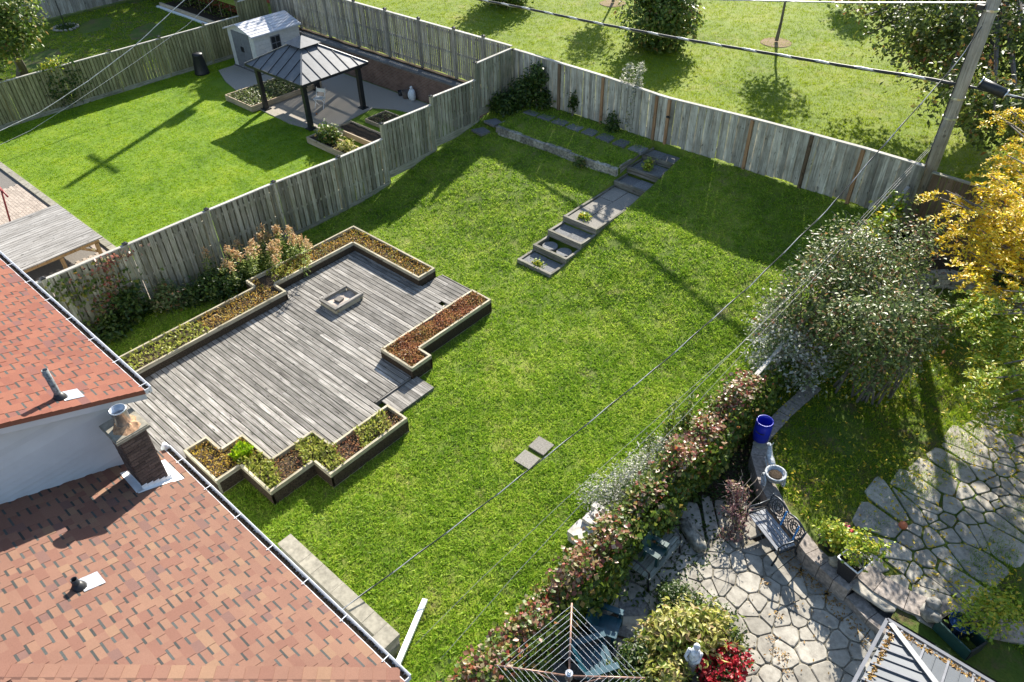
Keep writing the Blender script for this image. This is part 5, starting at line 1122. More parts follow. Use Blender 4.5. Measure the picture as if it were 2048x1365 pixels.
# ---------------------------------------------------------------- kerb walls and flagstones
def kerb(label, line, wd, z0, z1, step, mat):
    P = [Vector((*p, 0)) for p in line]; t = thing('kerb_wall', label, 'kerb', (P[0].x, P[0].y, z0), 'curved stone kerbs between lawn and patio')
    seg = [];
    for a, c in zip(P[:-1], P[1:]):
        k = max(1, round((c-a).length/step)); seg += [a.lerp(c, j/k) for j in range(k)]
    seg.append(P[-1])
    def nrm(i):
        d = (seg[min(i+1, len(seg)-1)]-seg[max(i-1, 0)]).normalized(); return Vector((-d.y, d.x, 0))*wd/2
    for i in range(len(seg)-1):
        a, c = seg[i], seg[i+1]; na, nc = nrm(i), nrm(i+1); e = (c-a).normalized()*.006; b = MB()
        b.prism([tuple((a+na+e).xy), tuple((a-na+e).xy), tuple((c-nc-e).xy), tuple((c+nc-e).xy)], z0, z1+rr.uniform(-.008, .008)); b.build('cap_stone', mat, t)
    return t
M['kerbst'] = plain('kerb_stone', (.27, .235, .21), .9, .15, 0, .15, 14, .4)
K1 = [(-3.3, 14.6), (-3.45, 13.2), (-3.48, 12.2), (-3.3, 11.65), (-2.85, 11.1), (-2.2, 10.55), (-1.35, 10.08), (-.75, 9.88), (-.45, 9.84)]
K2 = [(-.5, 10.32), (-.1, 10.2), (.4, 10.2), (.85, 10.3), (1.4, 10.5), (2.2, 10.9)]
K3 = [(-.42, 9.82), (.05, 9.62), (.6, 9.5), (1.3, 9.5), (2.4, 9.6)]
kerb('curved dark stone kerb running from the blue barrel past the bench', K1, .32, -.3, .22, .42, 'kerbst')
kerb('upper curved step of pale stone below the flagstone path', K2, .46, -.3, .235, .36, 'kerbst')
kerb('lower curved step of stone by the metal roof corner', K3, .28, -.3, .03, .42, 'kerbst')
b = MB(); b.prism([(-.45, 9.85), (.05, 9.7), (.6, 9.58), (2.4, 9.65), (2.4, 10.7), (1.4, 10.4), (.4, 10.1), (-.4, 10.25)], -.3, -.05); o = b.build('step_tread', 'paver_dark'); o['kind'] = 'structure'
b = MB(); b.lathe((-3.42, 11.93, .222), [(.15, 0), (.15, .012), (.13, .016)], 20); o = b.build('stone_plaque', 'cinder'); o.scale = (1, .8, 1); tag(o, 'round pale plaque lying on the kerb in front of the blue barrel', 'plaque')

def clip(poly, a, b_):      # keep the side nearer a than b
    mx, my = (a[0]+b_[0])/2, (a[1]+b_[1])/2; nx, ny = b_[0]-a[0], b_[1]-a[1]; out = []
    for i in range(len(poly)):
        p, q = poly[i], poly[(i+1) % len(poly)]; dp = (p[0]-mx)*nx+(p[1]-my)*ny; dq = (q[0]-mx)*nx+(q[1]-my)*ny
        if dp <= 0: out.append(p)
        if (dp < 0) != (dq < 0) and dp != dq: t = dp/(dp-dq); out.append((p[0]+(q[0]-p[0])*t, p[1]+(q[1]-p[1])*t))
    return out
def flagstones(parent, bound, n, z, gap, mat, rng, th=.05, bigbias=0):
    xs = [p[0] for p in bound]; ys = [p[1] for p in bound]; S = []
    while len(S) < n:
        p = (rng.uniform(min(xs), max(xs)), rng.uniform(min(ys), max(ys)))
        if inpoly(np.array([p[0]]), np.array([p[1]]), bound)[0] and all((p[0]-q[0])**2+(p[1]-q[1])**2 > rng.uniform(.008, .06) for q in S): S.append(p)
    for i, s in enumerate(S):
        poly = [(s[0]-.9, s[1]-.9), (s[0]+.9, s[1]-.9), (s[0]+.9, s[1]+.9), (s[0]-.9, s[1]+.9)]
        for j, q in enumerate(S):
            if i != j and (q[0]-s[0])**2+(q[1]-s[1])**2 < 3.3: poly = clip(poly, s, q)
            if len(poly) < 3: break
        if len(poly) < 3: continue
        cx = sum(p[0] for p in poly)/len(poly); cy = sum(p[1] for p in poly)/len(poly)
        r_ = max(math.hypot(p[0]-cx, p[1]-cy) for p in poly)
        if r_ > .62: poly = [(cx+(p[0]-cx)*.62/max(.62, math.hypot(p[0]-cx, p[1]-cy)), cy+(p[1]-cy)*.62/max(.62, math.hypot(p[0]-cx, p[1]-cy))) for p in poly]
        k = max(.4, 1-gap/max(.12, r_)); pl = []
        for m_ in range(len(poly)):          # cut corners, uneven edges
            p, q = poly[m_], poly[(m_+1) % len(poly)]
            for t in (.14, .5, .86):
                x_, y_ = p[0]+(q[0]-p[0])*t, p[1]+(q[1]-p[1])*t; j_ = rng.uniform(-.012, .012); pl.append((cx+(x_-cx)*(k+j_), cy+(y_-cy)*(k+j_)))
        b = MB(); tx, ty = rng.uniform(-.02, .02), rng.uniform(-.02, .02); zz = rng.uniform(-.006, .006)
        inn = [(cx+(p[0]-cx)*.94, cy+(p[1]-cy)*.94) for p in pl]; m_ = len(pl)
        zt = lambda p, d: z+zz+d+(p[0]-cx)*tx+(p[1]-cy)*ty
        b.add([(p[0], p[1], z-th) for p in pl]+[(p[0], p[1], zt(p, -.012)) for p in pl]+[(p[0], p[1], zt(p, 0)) for p in inn], [(i_, (i_+1) % m_, m_+(i_+1) % m_, m_+i_) for i_ in range(m_)]+[(m_+i_, m_+(i_+1) % m_, 2*m_+(i_+1) % m_, 2*m_+i_) for i_ in range(m_)]+[tuple(range(2*m_, 3*m_))])
        a_ = sum(pl[i_][0]*pl[(i_+1) % m_][1]-pl[(i_+1) % m_][0]*pl[i_][1] for i_ in range(m_))
        if a_ < 0: b.f = [f_[::-1] for f_ in b.f]
        b.build('flagstone', mat, parent)
t = NT('limestone'); f1 = t.noise(k=6, detail=7, rough=.7); c1 = t.ramp(f1, [(.3, (.20, .18, .155)), (.5, (.33, .305, .26)), (.7, (.42, .39, .335))]); f2 = t.noise(k=1.6, detail=5); c1 = t.mix(.5, c1, t.ramp(f2, [(.35, .55), (.65, 1.15)]), 'MULTIPLY'); c1 = t.vary(c1, .16); t.bump(f1, .5, .015); M['flag'] = t.fin(c1, .85, .2)
FR = random.Random(11)
pt = MB(); PB = [(-3.85, 7.4), (-3.45, 9.0), (-2.8, 9.9), (-1.6, 9.75), (-.7, 9.6), (.0, 9.4), (.9, 9.3), (1.9, 9.3), (1.9, 4.2), (-.9, 4.2), (-1.0, 6.6), (-1.3, 7.3), (-1.75, 7.9), (-2.5, 8.0), (-3.1, 7.0)]
pt.prism(PB, -.3, -.168); pat2 = pt.build('garden_patio', plain('patio_joints', (.20, .18, .14), .95, .1, 0, .05, 20, .5)); pat2['kind'] = 'structure'
flagstones(pat2, PB, 200, -.14, .017, 'flag', FR)
PH = [(-.4, 10.5), (-.6, 11.1), (-.45, 11.9), (-.05, 13.2), (.45, 15.0), (.85, 16.4), (2.4, 16.4), (1.7, 14.8), (1.15, 12.9), (.8, 11.5), (.7, 10.55)]
ph = MB(); ph.prism(PH, .0, .155); pth_ = ph.build('garden_path', plain('path_joints', (.13, .105, .06), .95, .1, 0, .05, 20, .6)); pth_['kind'] = 'structure'
flagstones(pth_, PH, 70, .2, .032, 'flag', FR)
ED = [(-4.0, 5.3), (-3.9, 7.2), (-3.2, 6.9), (-2.9, 5.6), (-3.2, 4.6)]
ep = MB(); ep.prism(ED, -.3, -.172); ep_ = ep.build('shaded_paving', 'soil'); ep_['kind'] = 'structure'; flagstones(ep_, ED, 9, -.15, .03, 'paver_dark', FR)

# leaf litter
def litter(label, sel, n, z, mat, size=.07):
    X_ = RNG.uniform(-4, 3.2, n); Y_ = RNG.uniform(5.5, 20.5, n); k = sel(X_, Y_); X_, Y_ = X_[k], Y_[k]
    o = leaf_cloud('fallen_leaves', np.stack([X_, Y_, z+.03*RNG.random(len(X_))], 1), size, mat, up=1.6, asp=.4); return stuff(o, label, 'leaves')
on_lawn = lambda X_, Y_: Y_ > np.interp(X_, [-4.3, -3.6, -3.2, -2.6, -1.6, -.4, .3, 1.2, 3], [14, 12.6, 12.1, 11.2, 10.6, 10.4, 10.55, 10.7, 10.7])
litter('yellow leaves fallen on the shaded grass of the right garden', lambda X_, Y_: on_lawn(X_, Y_) & (Y_ < 19.5) & (RNG.random(len(X_)) < .45+.4*np.sin(X_*1.8)*np.sin(Y_*1.3)), 9000, .2, 'lf_yellow', .085)
M['lf_brown'] = lm('fallen_brown_leaves', [(0, (.14, .07, .02)), (.5, (.26, .14, .03)), (.85, (.38, .22, .03)), (1, (.2, .09, .02))], trans=.1)
dk = lambda X_, Y_, L: np.min([np.hypot(X_-(a[0]+(c[0]-a[0])*t_), Y_-(a[1]+(c[1]-a[1])*t_)) for a, c in zip(L[:-1], L[1:]) for t_ in (0, .25, .5, .75)], axis=0)
litter('drift of brown and yellow leaves along the foot of the curved kerb', lambda X_, Y_: (dk(X_, Y_, [(-2.4, 10.25), (-1.5, 9.8), (-.9, 9.62), (-.3, 9.4), (.25, 9.15)]) < .13) , 60000, -.14, 'lf_brown', .055)
litter('clumps of brown leaves scattered on the sunlit patio', lambda X_, Y_: (Y_ < 9.3) & (X_ > -2) & ((np.hypot(X_+.9, Y_-7.9) < .16) | (np.hypot(X_+1.15, Y_-8.1) < .1) | (np.hypot(X_+.7, Y_-7.75) < .1) | (np.hypot(X_+.72, Y_-7.1) < .1) | (np.hypot(X_+.25, Y_-7.35) < .08) | (np.hypot(X_+1.3, Y_-8.6) < .1) | (np.hypot(X_+1.75, Y_-9.1) < .1) | (np.hypot(X_+1.1, Y_-9.0) < .07) | (RNG.random(len(X_)) < .006)), 60000, -.13, 'lf_brown', .055)
litter('brown leaves gathered in the joints of the flagstone path', lambda X_, Y_: inpoly(X_, Y_, PH) & (np.sin(X_*9+Y_*3)*np.sin(Y_*8-X_*4) > .45), 24000, .165, 'lf_brown', .06)

# ---------------------------------------------------------------- garden things
bl = thing('barrel', 'open bright blue plastic barrel standing on the kerb', 'barrel', (-3.5, 12.12, .22)); M['bluep'] = plain('blue_plastic', (.012, .022, .36), .35, .5, 0, .02, 5, .1)
b = MB(); b.lathe((-3.5, 12.12, .22), [(.15, 0), (.175, .03), (.19, .25), (.185, .48), (.165, .52), (.185, .55), (.185, .58), (.165, .58), (.16, .5), (.16, .06), (.01, .05)], 24, cap=False); b.build('shell', 'bluep', bl, True)
b = MB(); b.tube([(-3.5+.1*math.cos(a)+.02, 12.12-.2, .6+.05*math.sin(a)) for a in np.linspace(math.pi, 2*math.pi, 7)], .01, 5); b.build('handle', 'black', bl)

def ornate_bench():
    o_ = Vector((-2.16, 10.02, -.14)); ux = Vector((.89, -.456, 0)); uy = Vector((.456, .89, 0)); f = lambda a, c, z: o_+ux*a+uy*c+Vector((0, 0, z))
    t = thing('garden_bench', 'black ornate cast iron garden bench with grey slat seat in front of the kerb', 'bench', o_)
    M['ironk'] = plain('cast_iron', (.028, .034, .042), .4, .6, .3, .1, 20, .3); M['slat'] = wood('bench_slat', 'x', (.14, .145, .16), (.27, .28, .30), (.4, .41, .43), (.2, .2, .22), var=.12)
    for i in range(5):
        c = -.2+i*.085; b = MB(); b.beam(f(-.47, c, .39), f(.47, c, .39), .068, .025); b.build('seat_slat', 'slat', t)
    for s in (-.5, .5):
        b = MB(); b.tube([f(s, -.3, 0), f(s, -.24, .2), f(s, -.24, .38), f(s, .2, .37)], .022, 7); b.tube([f(s, .3, 0), f(s, .2, .2), f(s, .2, .4), f(s, .3, .78)], .022, 7); b.build('side_frame', 'ironk', t, True)
        b = MB(); b.tube([f(s, -.24, .38), f(s, -.28, .56), f(s, -.2, .62), f(s, 0, .6), f(s, .24, .62)], .02, 7); b.build('armrest', 'ironk', t, True)
    top = [f(-.5+i*.05, .3+.0, .74+.09*abs(math.sin(i*math.pi/10))) for i in range(21)]
    b = MB(); b.tube(top, .02, 7); b.build('top_rail', 'ironk', t, True); b = MB(); b.tube([f(-.5, .21, .46), f(.5, .21, .46)], .018, 7); b.build('lower_rail', 'ironk', t, True)
    for s in (-.25, .25):
        b = MB()
        for r_ in (.05, .1, .16): b.tube([f(s+r_*1.05*math.cos(a), .26+.05*math.sin(a)*r_/.16, .64+r_*math.sin(a)*.95) for a in np.linspace(0, 2*math.pi, 19)], .013, 5, cap=False)
        for a in np.arange(0, 6.28, .524): b.tube([f(s+.05*math.cos(a), .255, .64+.05*math.sin(a)), f(s+.16*math.cos(a), .26, .64+.155*math.sin(a))], .011, 4)
        b.build('medallion', 'ironk', t)
    b = MB()
    for s in (-.46, -.04, .04, .46):
        for q in (.52, .62, .72): b.tube([f(s+.04*math.cos(a), .22+.1*(q-.46), q+.045*math.sin(a)) for a in np.linspace(0, 6.28, 9)], .01, 4, cap=False)
    b.build('scrollwork', 'ironk', t)
    M['bluestrip'] = plain('bright_blue_strip', (.03, .2, .5), .5)
    for s in (-.02, .36): b = MB(); b.beam(f(s, .24, .82), f(s+.02, .17, .44), .035, .01); b.build('blue_strip', 'bluestrip', t)
ornate_bench()
wb = thing('wooden_bench', 'weathered slatted wooden bench against the creeper hedge', 'bench', (-3.65, 8.05, -.15)); M['greyslat'] = wood('grey_slat', 'y', (.12, .125, .11), (.24, .25, .22), (.34, .36, .32), (.14, .16, .1), var=.15)
for i in range(5): block('seat_slat', 'greyslat', -3.88+i*.105, -3.79+i*.105, 7.45, 8.62, .23, .255, wb, (0, 0, .0))
for z in (.42, .56): block('back_slat', 'greyslat', -3.97, -3.945, 7.45, 8.62, z, z+.1, wb)
for y_ in (7.48, 8.6):
    b = MB(); b.tube([(-3.38, y_, -.15), (-3.42, y_, .2), (-3.95, y_, .22), (-4.0, y_, .68)], .022, 6); b.tube([(-3.9, y_, -.15), (-3.9, y_, .22)], .022, 6); b.tube([(-3.96, y_, .5), (-3.6, y_, .47), (-3.42, y_, .38), (-3.42, y_, .22)], .02, 6); b.build('iron_end', 'black', wb, True)
M['dkgreen'] = plain('dark_green_plastic', (.012, .05, .048), .4, .5); M['teal'] = plain('teal_plastic', (.01, .06, .085), .4, .5); M['palegreen'] = plain('white_plastic', (.42, .48, .48), .4, .5)
def slat_chair(label, x, y, z, a, mat, s=1., name='garden_chair'):
    t = thing(name, label, 'chair', (x, y, z)); ux = Vector((math.cos(a), math.sin(a), 0)); uy = Vector((-ux.y, ux.x, 0)); f = lambda p, q, r_: Vector((x, y, z))+(ux*p+uy*q+Vector((0, 0, r_)))*s
    for i in range(6): b = MB(); b.beam(f(-.25, -.25+i*.085, .36-i*.012), f(.25, -.25+i*.085, .36-i*.012), .075, .02); b.build('seat_slat', mat, t)
    for i in range(5): p = -.2+i*.1; b = MB(); b.beam(f(p, .2, .3), f(p*1.25, .42, .92-.03*abs(i-2)), .085, .02, up=uy); b.build('back_slat', mat, t)
    for p in (-.3, .3):
        b = MB(); b.beam(f(p, -.3, .55), f(p, .3, .55), .11, .025); b.build('armrest', mat, t)
        b = MB(); b.beam(f(p, -.26, 0), f(p, -.24, .54), .06, .06); b.build('leg', mat, t); b = MB(); b.beam(f(p, .28, 0), f(p, .2, .54), .06, .06); b.build('leg', mat, t)
slat_chair('small dark green chair set on the wooden bench', -3.6, 7.95, .256, 1.6, 'dkgreen', .55, 'small_chair')
slat_chair('teal slatted garden chair under the clothesline beside the hedge', -3.25, 5.55, -.15, 2.6, 'teal', 1.0)
slat_chair('teal slatted garden chair close against the creeper hedge', -3.5, 6.25, -.15, 1.9, 'teal', .8)
slat_chair('white and green slatted chair below the clothesline centre', -2.95, 4.55, -.15, 2.3, 'palegreen', 1.0)
# rotary clothesline
cl = thing('rotary_clothesline', 'rusty armed rotary clothesline with white cords at the bottom edge', 'clothesline', (-3.0, 4.44, -.15)); hub = Vector((-3.0, 4.42, 1.72)); M['rust'] = plain('rusty_steel', (.28, .17, .13), .5, .4, .4, .1, 20, .4)
b = MB(); b.tube([hub-Vector((0, 0, 1.9)), hub+Vector((0, 0, .12))], .03, 8); b.build('post', 'steel', cl, True); b = MB(); b.lathe(hub-Vector((0, 0, .05)), [(.06, 0), (.06, .14)], 10); b.build('hub', 'steel', cl)
a0 = math.atan2(.8, -.58); AR = []
for i in range(4):
    a = a0-i*math.pi/2; tip = hub+Vector((math.cos(a), math.sin(a), .12))*1.12; AR.append(tip); b = MB(); b.tube([hub, tip], .017, 6); b.build('arm', 'rust', cl, True)
    b = MB(); b.tube([hub-Vector((0, 0, .35)), hub.lerp(tip, .5)], .012, 6); b.build('strut', 'rust', cl, True)
for k in range(9):
    t_ = .24+.09*k; b = MB(); b.tube([hub.lerp(AR[i % 4], t_)+Vector((0, 0, .015)) for i in range(5)], .0028, 4); b.build('cord', 'white', cl)

gpt = 'potted plants on the kerb'
pp = thing('flower_pot', 'round black pot of leafy pink flowered geranium on the kerb', 'pot', (-1.13, 10.38, .2)); b = MB(); b.lathe((-1.13, 10.38, .2), [(.11, 0), (.15, .27), (.165, .27), (.165, .3), (.14, .3), (.13, .25), (.01, .24)], 16, cap=False); b.build('pot', 'black', pp, True)
P, D = crown_pts([(-1.1, 10.4, .65, .3, .28, .25), (-.9, 10.35, .5, .2, .2, .2)], 70, 12, .06); leaf_cloud('foliage', P, .07, 'lf_lime', pp, out=D, asp=.8, kind='stuff')
M['petal'] = plain('pink_petals', (.55, .06, .16), .6); b = MB(); [b.lump((-1.02+rr.uniform(-.04, .04), 10.52+rr.uniform(-.04, .04), .88+rr.uniform(-.03, .03)), (.02, .02, .015), 6, 4, .2, rr) for i in range(12)]; b.build('pink_flower', 'petal', pp)
p2_ = thing('square_planter', 'tall square black planter with white rim and red flowered plant', 'planter', (-.63, 10.0, .2)); ca = .55
def sq(r_, z): return [(-.63+r_*math.cos(ca+i*math.pi/2), 10.0+r_*math.sin(ca+i*math.pi/2), z) for i in range(4)]
b = MB(); b.add(sq(.19, .22)+sq(.29, .72)+sq(.26, .72)+sq(.25, .62), [(3, 2, 1, 0)]+[(i, (i+1) % 4, 4+(i+1) % 4, 4+i) for i in range(4)]+[(8+i, 8+(i+1) % 4, 12+(i+1) % 4, 12+i) for i in range(4)]+[(12, 13, 14, 15)]); b.build('box', 'black', p2_)
b = MB(); s1, s2 = sq(.3, .73), sq(.3, .73); [b.beam(s1[i], s2[(i+1) % 4], .022, .02) for i in range(4)]; b.build('rim', 'white', p2_)
P, D = crown_pts([(-.63, 10.05, .95, .28, .28, .25), (-.4, 10.2, 1.05, .16, .16, .2), (-.75, 10.25, 1.0, .15, .15, .18)], 46, 11, .06); leaf_cloud('foliage', P, .075, 'lf_lime', p2_, out=D, asp=.75, kind='stuff')
b = MB(); [b.tube([(-.63+rr.uniform(-.1, .1), 10+rr.uniform(-.1, .1), .68), (-.63+rr.uniform(-.25, .25), 10+rr.uniform(-.2, .25), .8), (-.63+rr.uniform(-.3, .3), 10.05+rr.uniform(-.2, .3), 1.05)], [.014, .01, .006], 5) for i in range(12)]; b.build('pale_stems', 'cinder', p2_)
b = MB(); [b.lump((-.9+rr.uniform(-.03, .03), 10.25+rr.uniform(-.03, .03), 1.1), (.022, .022, .015), 6, 4, .2, rr) for i in range(8)]; b.build('red_flower', plain('red_bloom', (.5, .03, .03), .6), p2_)
for (x_, y_, s_, lb) in ((-1.32, 10.5, .11, 'white stone lump behind the round black pot'), (-.92, 10.05, .12, 'white stone lump between the two planters on the kerb')):
    b = MB(); b.lump((x_, y_, .3), (s_, s_*.8, s_), 9, 6, .3, rr); o = b.build('white_stone', 'cinder'); tag(o, lb, 'stone')
# donkey and cart planter on the kerb
dc = thing('cart_ornament', 'grey stone donkey and cart planter standing on the kerb', 'ornament', (-2.75, 11.1, .22)); ux = Vector((-.62, .78, 0)); uy = Vector((.78, .62, 0)); f = lambda a, c, z: Vector((-2.72, 11.12, .22))+ux*a+uy*c+Vector((0, 0, z)); M['stat'] = plain('pale_statue_stone', (.38, .4, .42), .85, .2, 0, .05, 18, .5)
b = MB(); b.lathe(f(0, .02, .1), [(.1, 0), (.19, .1), (.21, .2), (.225, .2), (.225, .23), (.19, .23), (.17, .17), (.01, .16)], 18, cap=False); b.build('cart_bowl', 'stat', dc, True); b = MB(); b.lathe(f(0, .02, .25), [(.17, 0), (.12, .04), (.01, .05)], 14); b.build('soil', 'soil', dc)
for s in (-.2, .2):
    b = MB(); c_ = f(-.02, s, .13); rim = [c_+ux*.13*math.cos(a)+Vector((0, 0, .13*math.sin(a))) for a in np.linspace(0, 6.2832, 17)]; b.tube(rim, .022, 6, cap=False); [b.tube([c_, c_+ux*.13*math.cos(a)+Vector((0, 0, .13*math.sin(a)))], .01, 4) for a in np.arange(0, 6.28, .785)]; b.build('wheel', 'stat', dc)
b = MB(); b.tube([f(.2, 0, .27), f(.27, 0, .29), f(.4, 0, .28), f(.5, 0, .3), f(.58, 0, .4), f(.63, 0, .47), f(.7, 0, .44), f(.75, 0, .4)], [.03, .075, .07, .075, .05, .045, .045, .028], 9)
for (a, c) in ((.27, .045), (.27, -.045), (.48, .045), (.48, -.045)): b.tube([f(a, c, .26), f(a+.01, c, .13), f(a, c, 0)], [.03, .02, .017], 6)
for c in (.03, -.03): b.tube([f(.62, c, .5), f(.6, c*1.6, .6)], [.016, .004], 5)
b.tube([f(.21, 0, .29), f(.17, 0, .2)], [.012, .006], 5); b.build('donkey', 'stat', dc, True)
b = MB(); [b.tube([f(.15, c, .2), f(.5, c, .26)], .012, 5) for c in (-.09, .09)]; b.build('shaft', 'stat', dc)
for (p, c, lb, z) in ((G(1806, 1051, .24), (.5, .14, .06), 'orange pink ball lying on the grass beside the path', .24), (G(2015, 708, .26), (.05, .3, .2), 'small mint green ball on the shaded lawn under the yellow tree', .26)):
    b = MB(); b.lump(tuple(p), (.085, .085, .085), 14, 9, 0, rr); o = b.build('ball', plain('ball_colour', c, .5, .4, 0, .02, 5, .05), None, True); tag(o, lb, 'ball')
bo = thing('stone_ornament', 'lumpy grey carved stone figure on the upper step beside the black trough', 'ornament', (.82, 10.12, .235)); b = MB(); b.lump((.82, 10.1, .36), (.2, .17, .15), 12, 7, .16, rr); b.lump((.78, 10.18, .52), (.13, .12, .12), 11, 6, .2, rr); b.lump((.9, 10.0, .45), (.11, .1, .09), 10, 6, .2, rr); b.build('figure', plain('grey_carving', (.23, .22, .2), .9, .15, 0, .05, 10, .5), bo, True)
tr = thing('trough_planter', 'black rectangular trough planter with a blue pot inside', 'planter', (1.3, 10.05, .2)); ux = Vector((.93, -.37, 0)); uy = Vector((.37, .93, 0)); f = lambda a, c, z: Vector((1.32, 10.02, .2))+ux*a+uy*c+Vector((0, 0, z))
for (p, q) in (((-.33, -.2), (.33, -.2)), ((-.33, .2), (.33, .2)), ((-.33, -.2), (-.33, .2)), ((.33, -.2), (.33, .2))): b = MB(); b.beam(f(*p, .14), f(*q, .14), .03, .28); b.build('side', 'dkgreen' if p[1] == q[1] else 'black', tr)
b = MB(); c_ = f(-.1, .12, 0); b.lathe(c_, [(.14, .02), (.2, .3), (.21, .3), (.19, .28), (.17, .24), (.01, .23)], 18, cap=False); o = b.build('blue_pot', plain('blue_glaze', (.03, .08, .25), .25, .6), None, True); tag(o, 'blue glazed pot standing in the black trough', 'pot')
P, D = crown_pts([tuple(f(-.05, .3, .55))+(.35, .35, .35), tuple(f(.1, .7, .5))+(.4, .4, .35)], 90, 11, .09); t_ = thing('potted_shrub', 'loose green leafed shrub growing out of the blue pot', 'shrub', c_); leaf_cloud('foliage', P, .085, 'lf_lime', t_, out=D, kind='stuff'); b = MB(); [b.tube([c_+Vector((0, 0, .25)), tuple(P[rr.randrange(len(P))])], [.012, .005], 5) for i in range(14)]; b.build('stems', 'bark', t_)
def palm(label, x, y, z, n, ln, mat):
    t = thing('palm_plant', label, 'palm', (x, y, z), 'palm plants by the metal roof')
    for i in range(n):
        a = i*2.4+rr.uniform(-.2, .2); el = rr.uniform(.25, 1.1); L_ = ln*rr.uniform(.8, 1.1); m_ = 22; s = np.linspace(.15, 1, m_); d = np.array([math.cos(a), math.sin(a)])
        r_ = L_*s*math.cos(el); hgt = z+.1+L_*(s*math.sin(el)+.1-.55*s**2*.9); C = np.stack([x+d[0]*r_, y+d[1]*r_, hgt], 1); V = []; F = []
        for j in range(m_):
            for sg in (-1, 1):
                w_ = .26*math.sin(math.pi*min(.97, s[j]*.9+.08))*ln; side_ = np.array([-d[1]*sg, d[0]*sg, -.35])*w_+np.array([d[0], d[1], 0])*w_*.7; k = len(V); p = C[j]; dd = np.array([d[0], d[1], 0])*.012
                V += [p-dd, p+dd, p+side_]; F.append((k, k+1, k+2))
        b = MB(); b.add([tuple(v) for v in V], F); b.tube([tuple(p) for p in C], [.008]*m_, 4); b.build('frond', mat, t)
M['frond'] = lm('palm_leaflets', [(0, (.06, .12, .015)), (.5, (.14, .2, .03)), (1, (.32, .34, .08))], rough=.25, spec=.9)
palm('small yellow green palm at the corner of the metal roof', .95, 9.0, .0, 12, .5, 'frond'); palm('palm with glinting fronds beside the black trough', 1.35, 9.25, .0, 16, .62, 'frond'); palm('larger palm spreading over the grey chair at the bottom right', 1.75, 8.85, .0, 20, .8, 'frond')
M['greyp'] = plain('grey_painted_wood', (.11, .12, .115), .6, .3); slat_chair('dark grey adirondack chair at the bottom right corner', 2.25, 8.75, -.14, -.6, 'greyp', 1.05)
b = MB(); b.tube([(2.55, 7.75, .5), (2.35, 8.0, .9), (2.4, 8.3, .55)], .06, 8); o = b.build('bent_pipe', 'cinder', None, True); tag(o, 'pale curved pipe at the bottom right corner behind the grey chair', 'pipe')
# beds left of the patio
bush('variegated_bush', 'bright yellow variegated leafed bush beside the patio', 'bush', [(-2.3, 7.0, .25, .55, .5, .45), (-1.95, 7.3, .3, .4, .35, .4), (-2.6, 6.65, .2, .35, .4, .35)], 210, 13, .08, .135, 'lf_varieg', -.15, 10, asp=.42)
bush('variegated_bush', 'smaller variegated bush at the bottom edge by the clothesline', 'bush', [(-2.15, 6.1, .15, .35, .35, .3)], 80, 13, .08, .12, 'lf_varieg', -.15, 6, asp=.42)
bush('flower_bush', 'bush covered in bright red flowers beside the patio', 'bush', [(-1.45, 7.2, .05, .32, .25, .2), (-1.5, 6.75, .08, .4, .3, .22), (-1.25, 6.4, .1, .35, .3, .2)], 130, 13, .06, .06, 'lf_dark', -.15, 8, extra=lambda t, L: leaf_cloud('red_flowers', crown_pts(L+[0, 0, .07, 0, 0, .02], 170, 7, .035, shell=.1)[0], .06, 'lf_redfl', t, up=.9, asp=.9, kind='stuff'))
bush('green_bush', 'dark small leafed bush behind the variegated bush', 'bush', [(-2.75, 7.55, .1, .45, .35, .3), (-2.2, 7.75, .05, .4, .25, .2), (-1.7, 7.6, .02, .25, .2, .15)], 210, 14, .07, .06, 'lf_dark', -.15, 6)
bush('green_bush', 'dark green undergrowth between the clothesline and the variegated bush', 'bush', [(-2.7, 6.0, .1, .35, .6, .3), (-2.3, 5.4, .1, .4, .5, .3), (-1.75, 5.9, .05, .3, .5, .3)], 260, 14, .08, .08, 'lf_dark', -.15, 6)
bush('pink_bush', 'purple pink leafed shrub between the hedge and the ornate bench', 'bush', [(-2.85, 9.95, .25, .22, .3, .25), (-3.1, 10.35, .3, .25, .25, .25), (-2.75, 9.6, .1, .2, .25, .2)], 60, 11, .06, .07, 'lf_pink', -.2, 8, extra=twigs(30))
ground = stuff(leaf_cloud('ground_ivy', np.stack([RNG.uniform(-4, -2.75, 2600), RNG.uniform(7.0, 12.3, 2600), -.19+.07*RNG.random(2600)], 1), .08, 'lf_dark', up=1.), 'dark ground ivy and weeds between the hedge and the kerb', 'plants')
M['stat2'] = plain('white_statue', (.55, .57, .62), .7, .3, 0, .02, 16, .4)
sg_ = thing('garden_statue', 'weathered white standing statue in the variegated bush', 'statue', (-1.95, 6.6, -.15)); b = MB(); b.tube([(-1.95, 6.6, -.1), (-1.95, 6.6, .3), (-1.94, 6.6, .55), (-1.95, 6.6, .68)], [.1, .085, .1, .06], 10); b.lump((-1.95, 6.6, .76), (.06, .06, .075), 9, 6, .05, rr); b.tube([(-1.86, 6.63, .62), (-1.84, 6.55, .45), (-1.9, 6.5, .4)], [.035, .03, .025], 6); b.tube([(-2.04, 6.57, .62), (-2.06, 6.5, .45), (-2.0, 6.48, .4)], [.035, .03, .025], 6); b.build('figure', 'stat2', sg_, True)
b = MB(); b.lump((-3.35, 9.1, -.08), (.45, .16, .14), 14, 7, .25, rr); o = b.build('rock', 'stoneblk', None, True); o.rotation_euler = (0, 0, -.5); tag(o, 'long mossy rock in the shade above the wooden bench', 'rock')
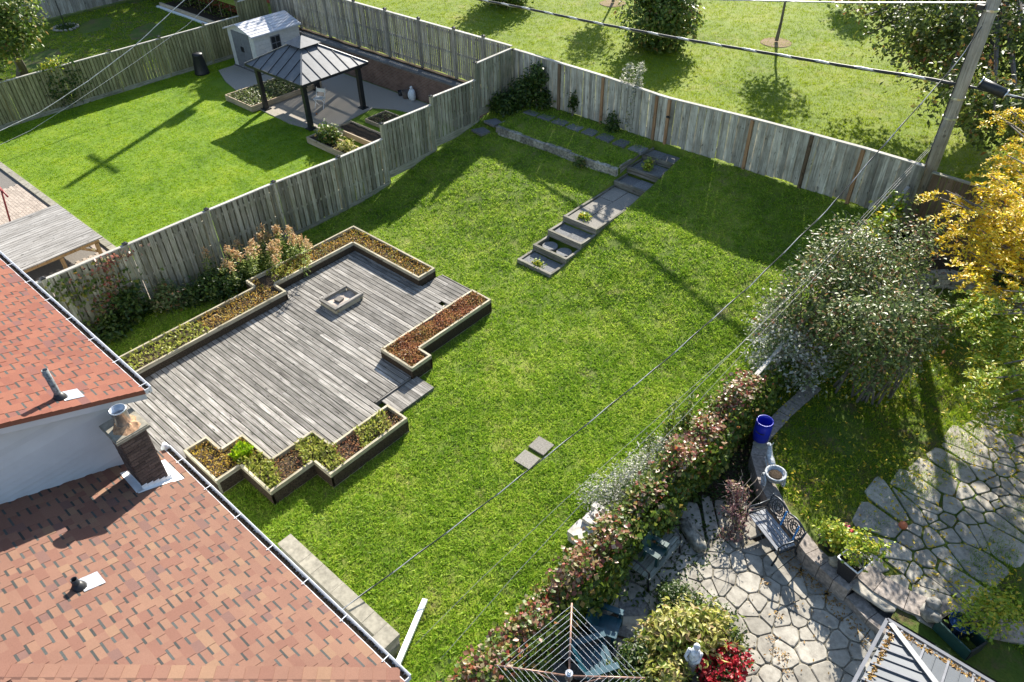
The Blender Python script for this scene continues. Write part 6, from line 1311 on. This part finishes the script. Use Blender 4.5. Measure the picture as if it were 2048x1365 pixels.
# white block pile
wp = thing('block_pile', 'stack of pale concrete blocks against the creeper hedge', 'block pile', (-5.0, 7.8, -.15)); M['whblk'] = plain('pale_block', (.47, .44, .40), .9, .15, 0, .1, 12, .3)
for (x0, x1, y0, y1, z0, z1) in ((-5.25, -4.7, 7.35, 7.75, -.13, .05), (-5.25, -4.7, 7.77, 8.22, -.13, .05), (-5.26, -4.68, 7.33, 7.74, .054, .2), (-5.22, -4.7, 7.76, 8.24, .054, .19), (-5.18, -4.85, 7.72, 7.86, .204, .3), (-5.1, -4.72, 7.9, 8.05, .2, .34), (-5.22, -4.85, 8.08, 8.22, .2, .33), (-4.95, -4.7, 7.75, 7.88, .205, .36)): block('block', 'whblk', x0, x1, y0, y1, z0, z1, wp, (0, 0, rr.uniform(-.04, .04)))
# metal roofed gazebo, bottom right
mg = thing('metal_gazebo', 'grey ribbed metal gazebo roof at the bottom right corner', 'gazebo', (2.4, 5.9, -.15)); M['gmetal'] = plain('grey_roof_sheet', (.085, .095, .11), .5, .4, .1, .02, 4, .06)
x0, x1, y0, y1, ze = .29, 4.6, 3.9, 7.93, 2.3; ap = Vector((2.445, 5.915, 3.2)); cr = [Vector((x0, y0, ze)), Vector((x1, y0, ze)), Vector((x1, y1, ze)), Vector((x0, y1, ze))]
for i in range(4):
    a, c = cr[i], cr[(i+1) % 4]; b = MB(); b.add([a, c, ap, a-Vector((0, 0, .02)), c-Vector((0, 0, .02))], [(0, 1, 2), (0, 3, 4, 1)]); pn = b.build('roof_panel', 'gmetal', mg)
    for k in range(1, 26):
        t_ = k/26; p = a.lerp(c, t_); tt = min(t_, 1-t_)*2*.995; q = p+(ap-(a+c)/2)*tt; q.z = ze+(ap.z-ze)*tt; dz = Vector((0, 0, .012)); b = MB(); b.beam(p+dz, q+dz, .03 if k % 2 else .012, .03 if k % 2 else .012); b.build('rib', 'gmetal' if k % 2 == 0 else 'shedg', pn)
    b = MB(); b.beam(a+Vector((0, 0, .03)), ap+Vector((0, 0, .03)), .08, .03); b.build('hip_strip', 'gmetal', mg); b = MB(); b.beam(a+(a-ap)*Vector((.03, .03, 0))-Vector((0, 0, .03)), c+(c-ap)*Vector((.03, .03, 0))-Vector((0, 0, .03)), .05, .08); b.build('gutter', 'shedg', mg)
for x_ in (x0+.25, x1-.25):
    for y_ in (y0+.25, y1-.25): b = MB(); b.box(x_-.06, x_+.06, y_-.06, y_+.06, -.14, ze-.05); b.build('post', 'black', mg)
n = 900; s = RNG.random(n); P = np.concatenate([np.stack([x0+.06+.05*RNG.random(n), y1-s*3.9, ze+.035+.02*RNG.random(n)], 1), np.stack([x0+s*4, y1-.06-.05*RNG.random(n), ze+.035+.02*RNG.random(n)], 1)]); o = leaf_cloud('roof_leaves', P, .05, 'lf_brown', up=1.2); stuff(o, 'brown leaves lying along the eaves of the metal gazebo roof', 'leaves')
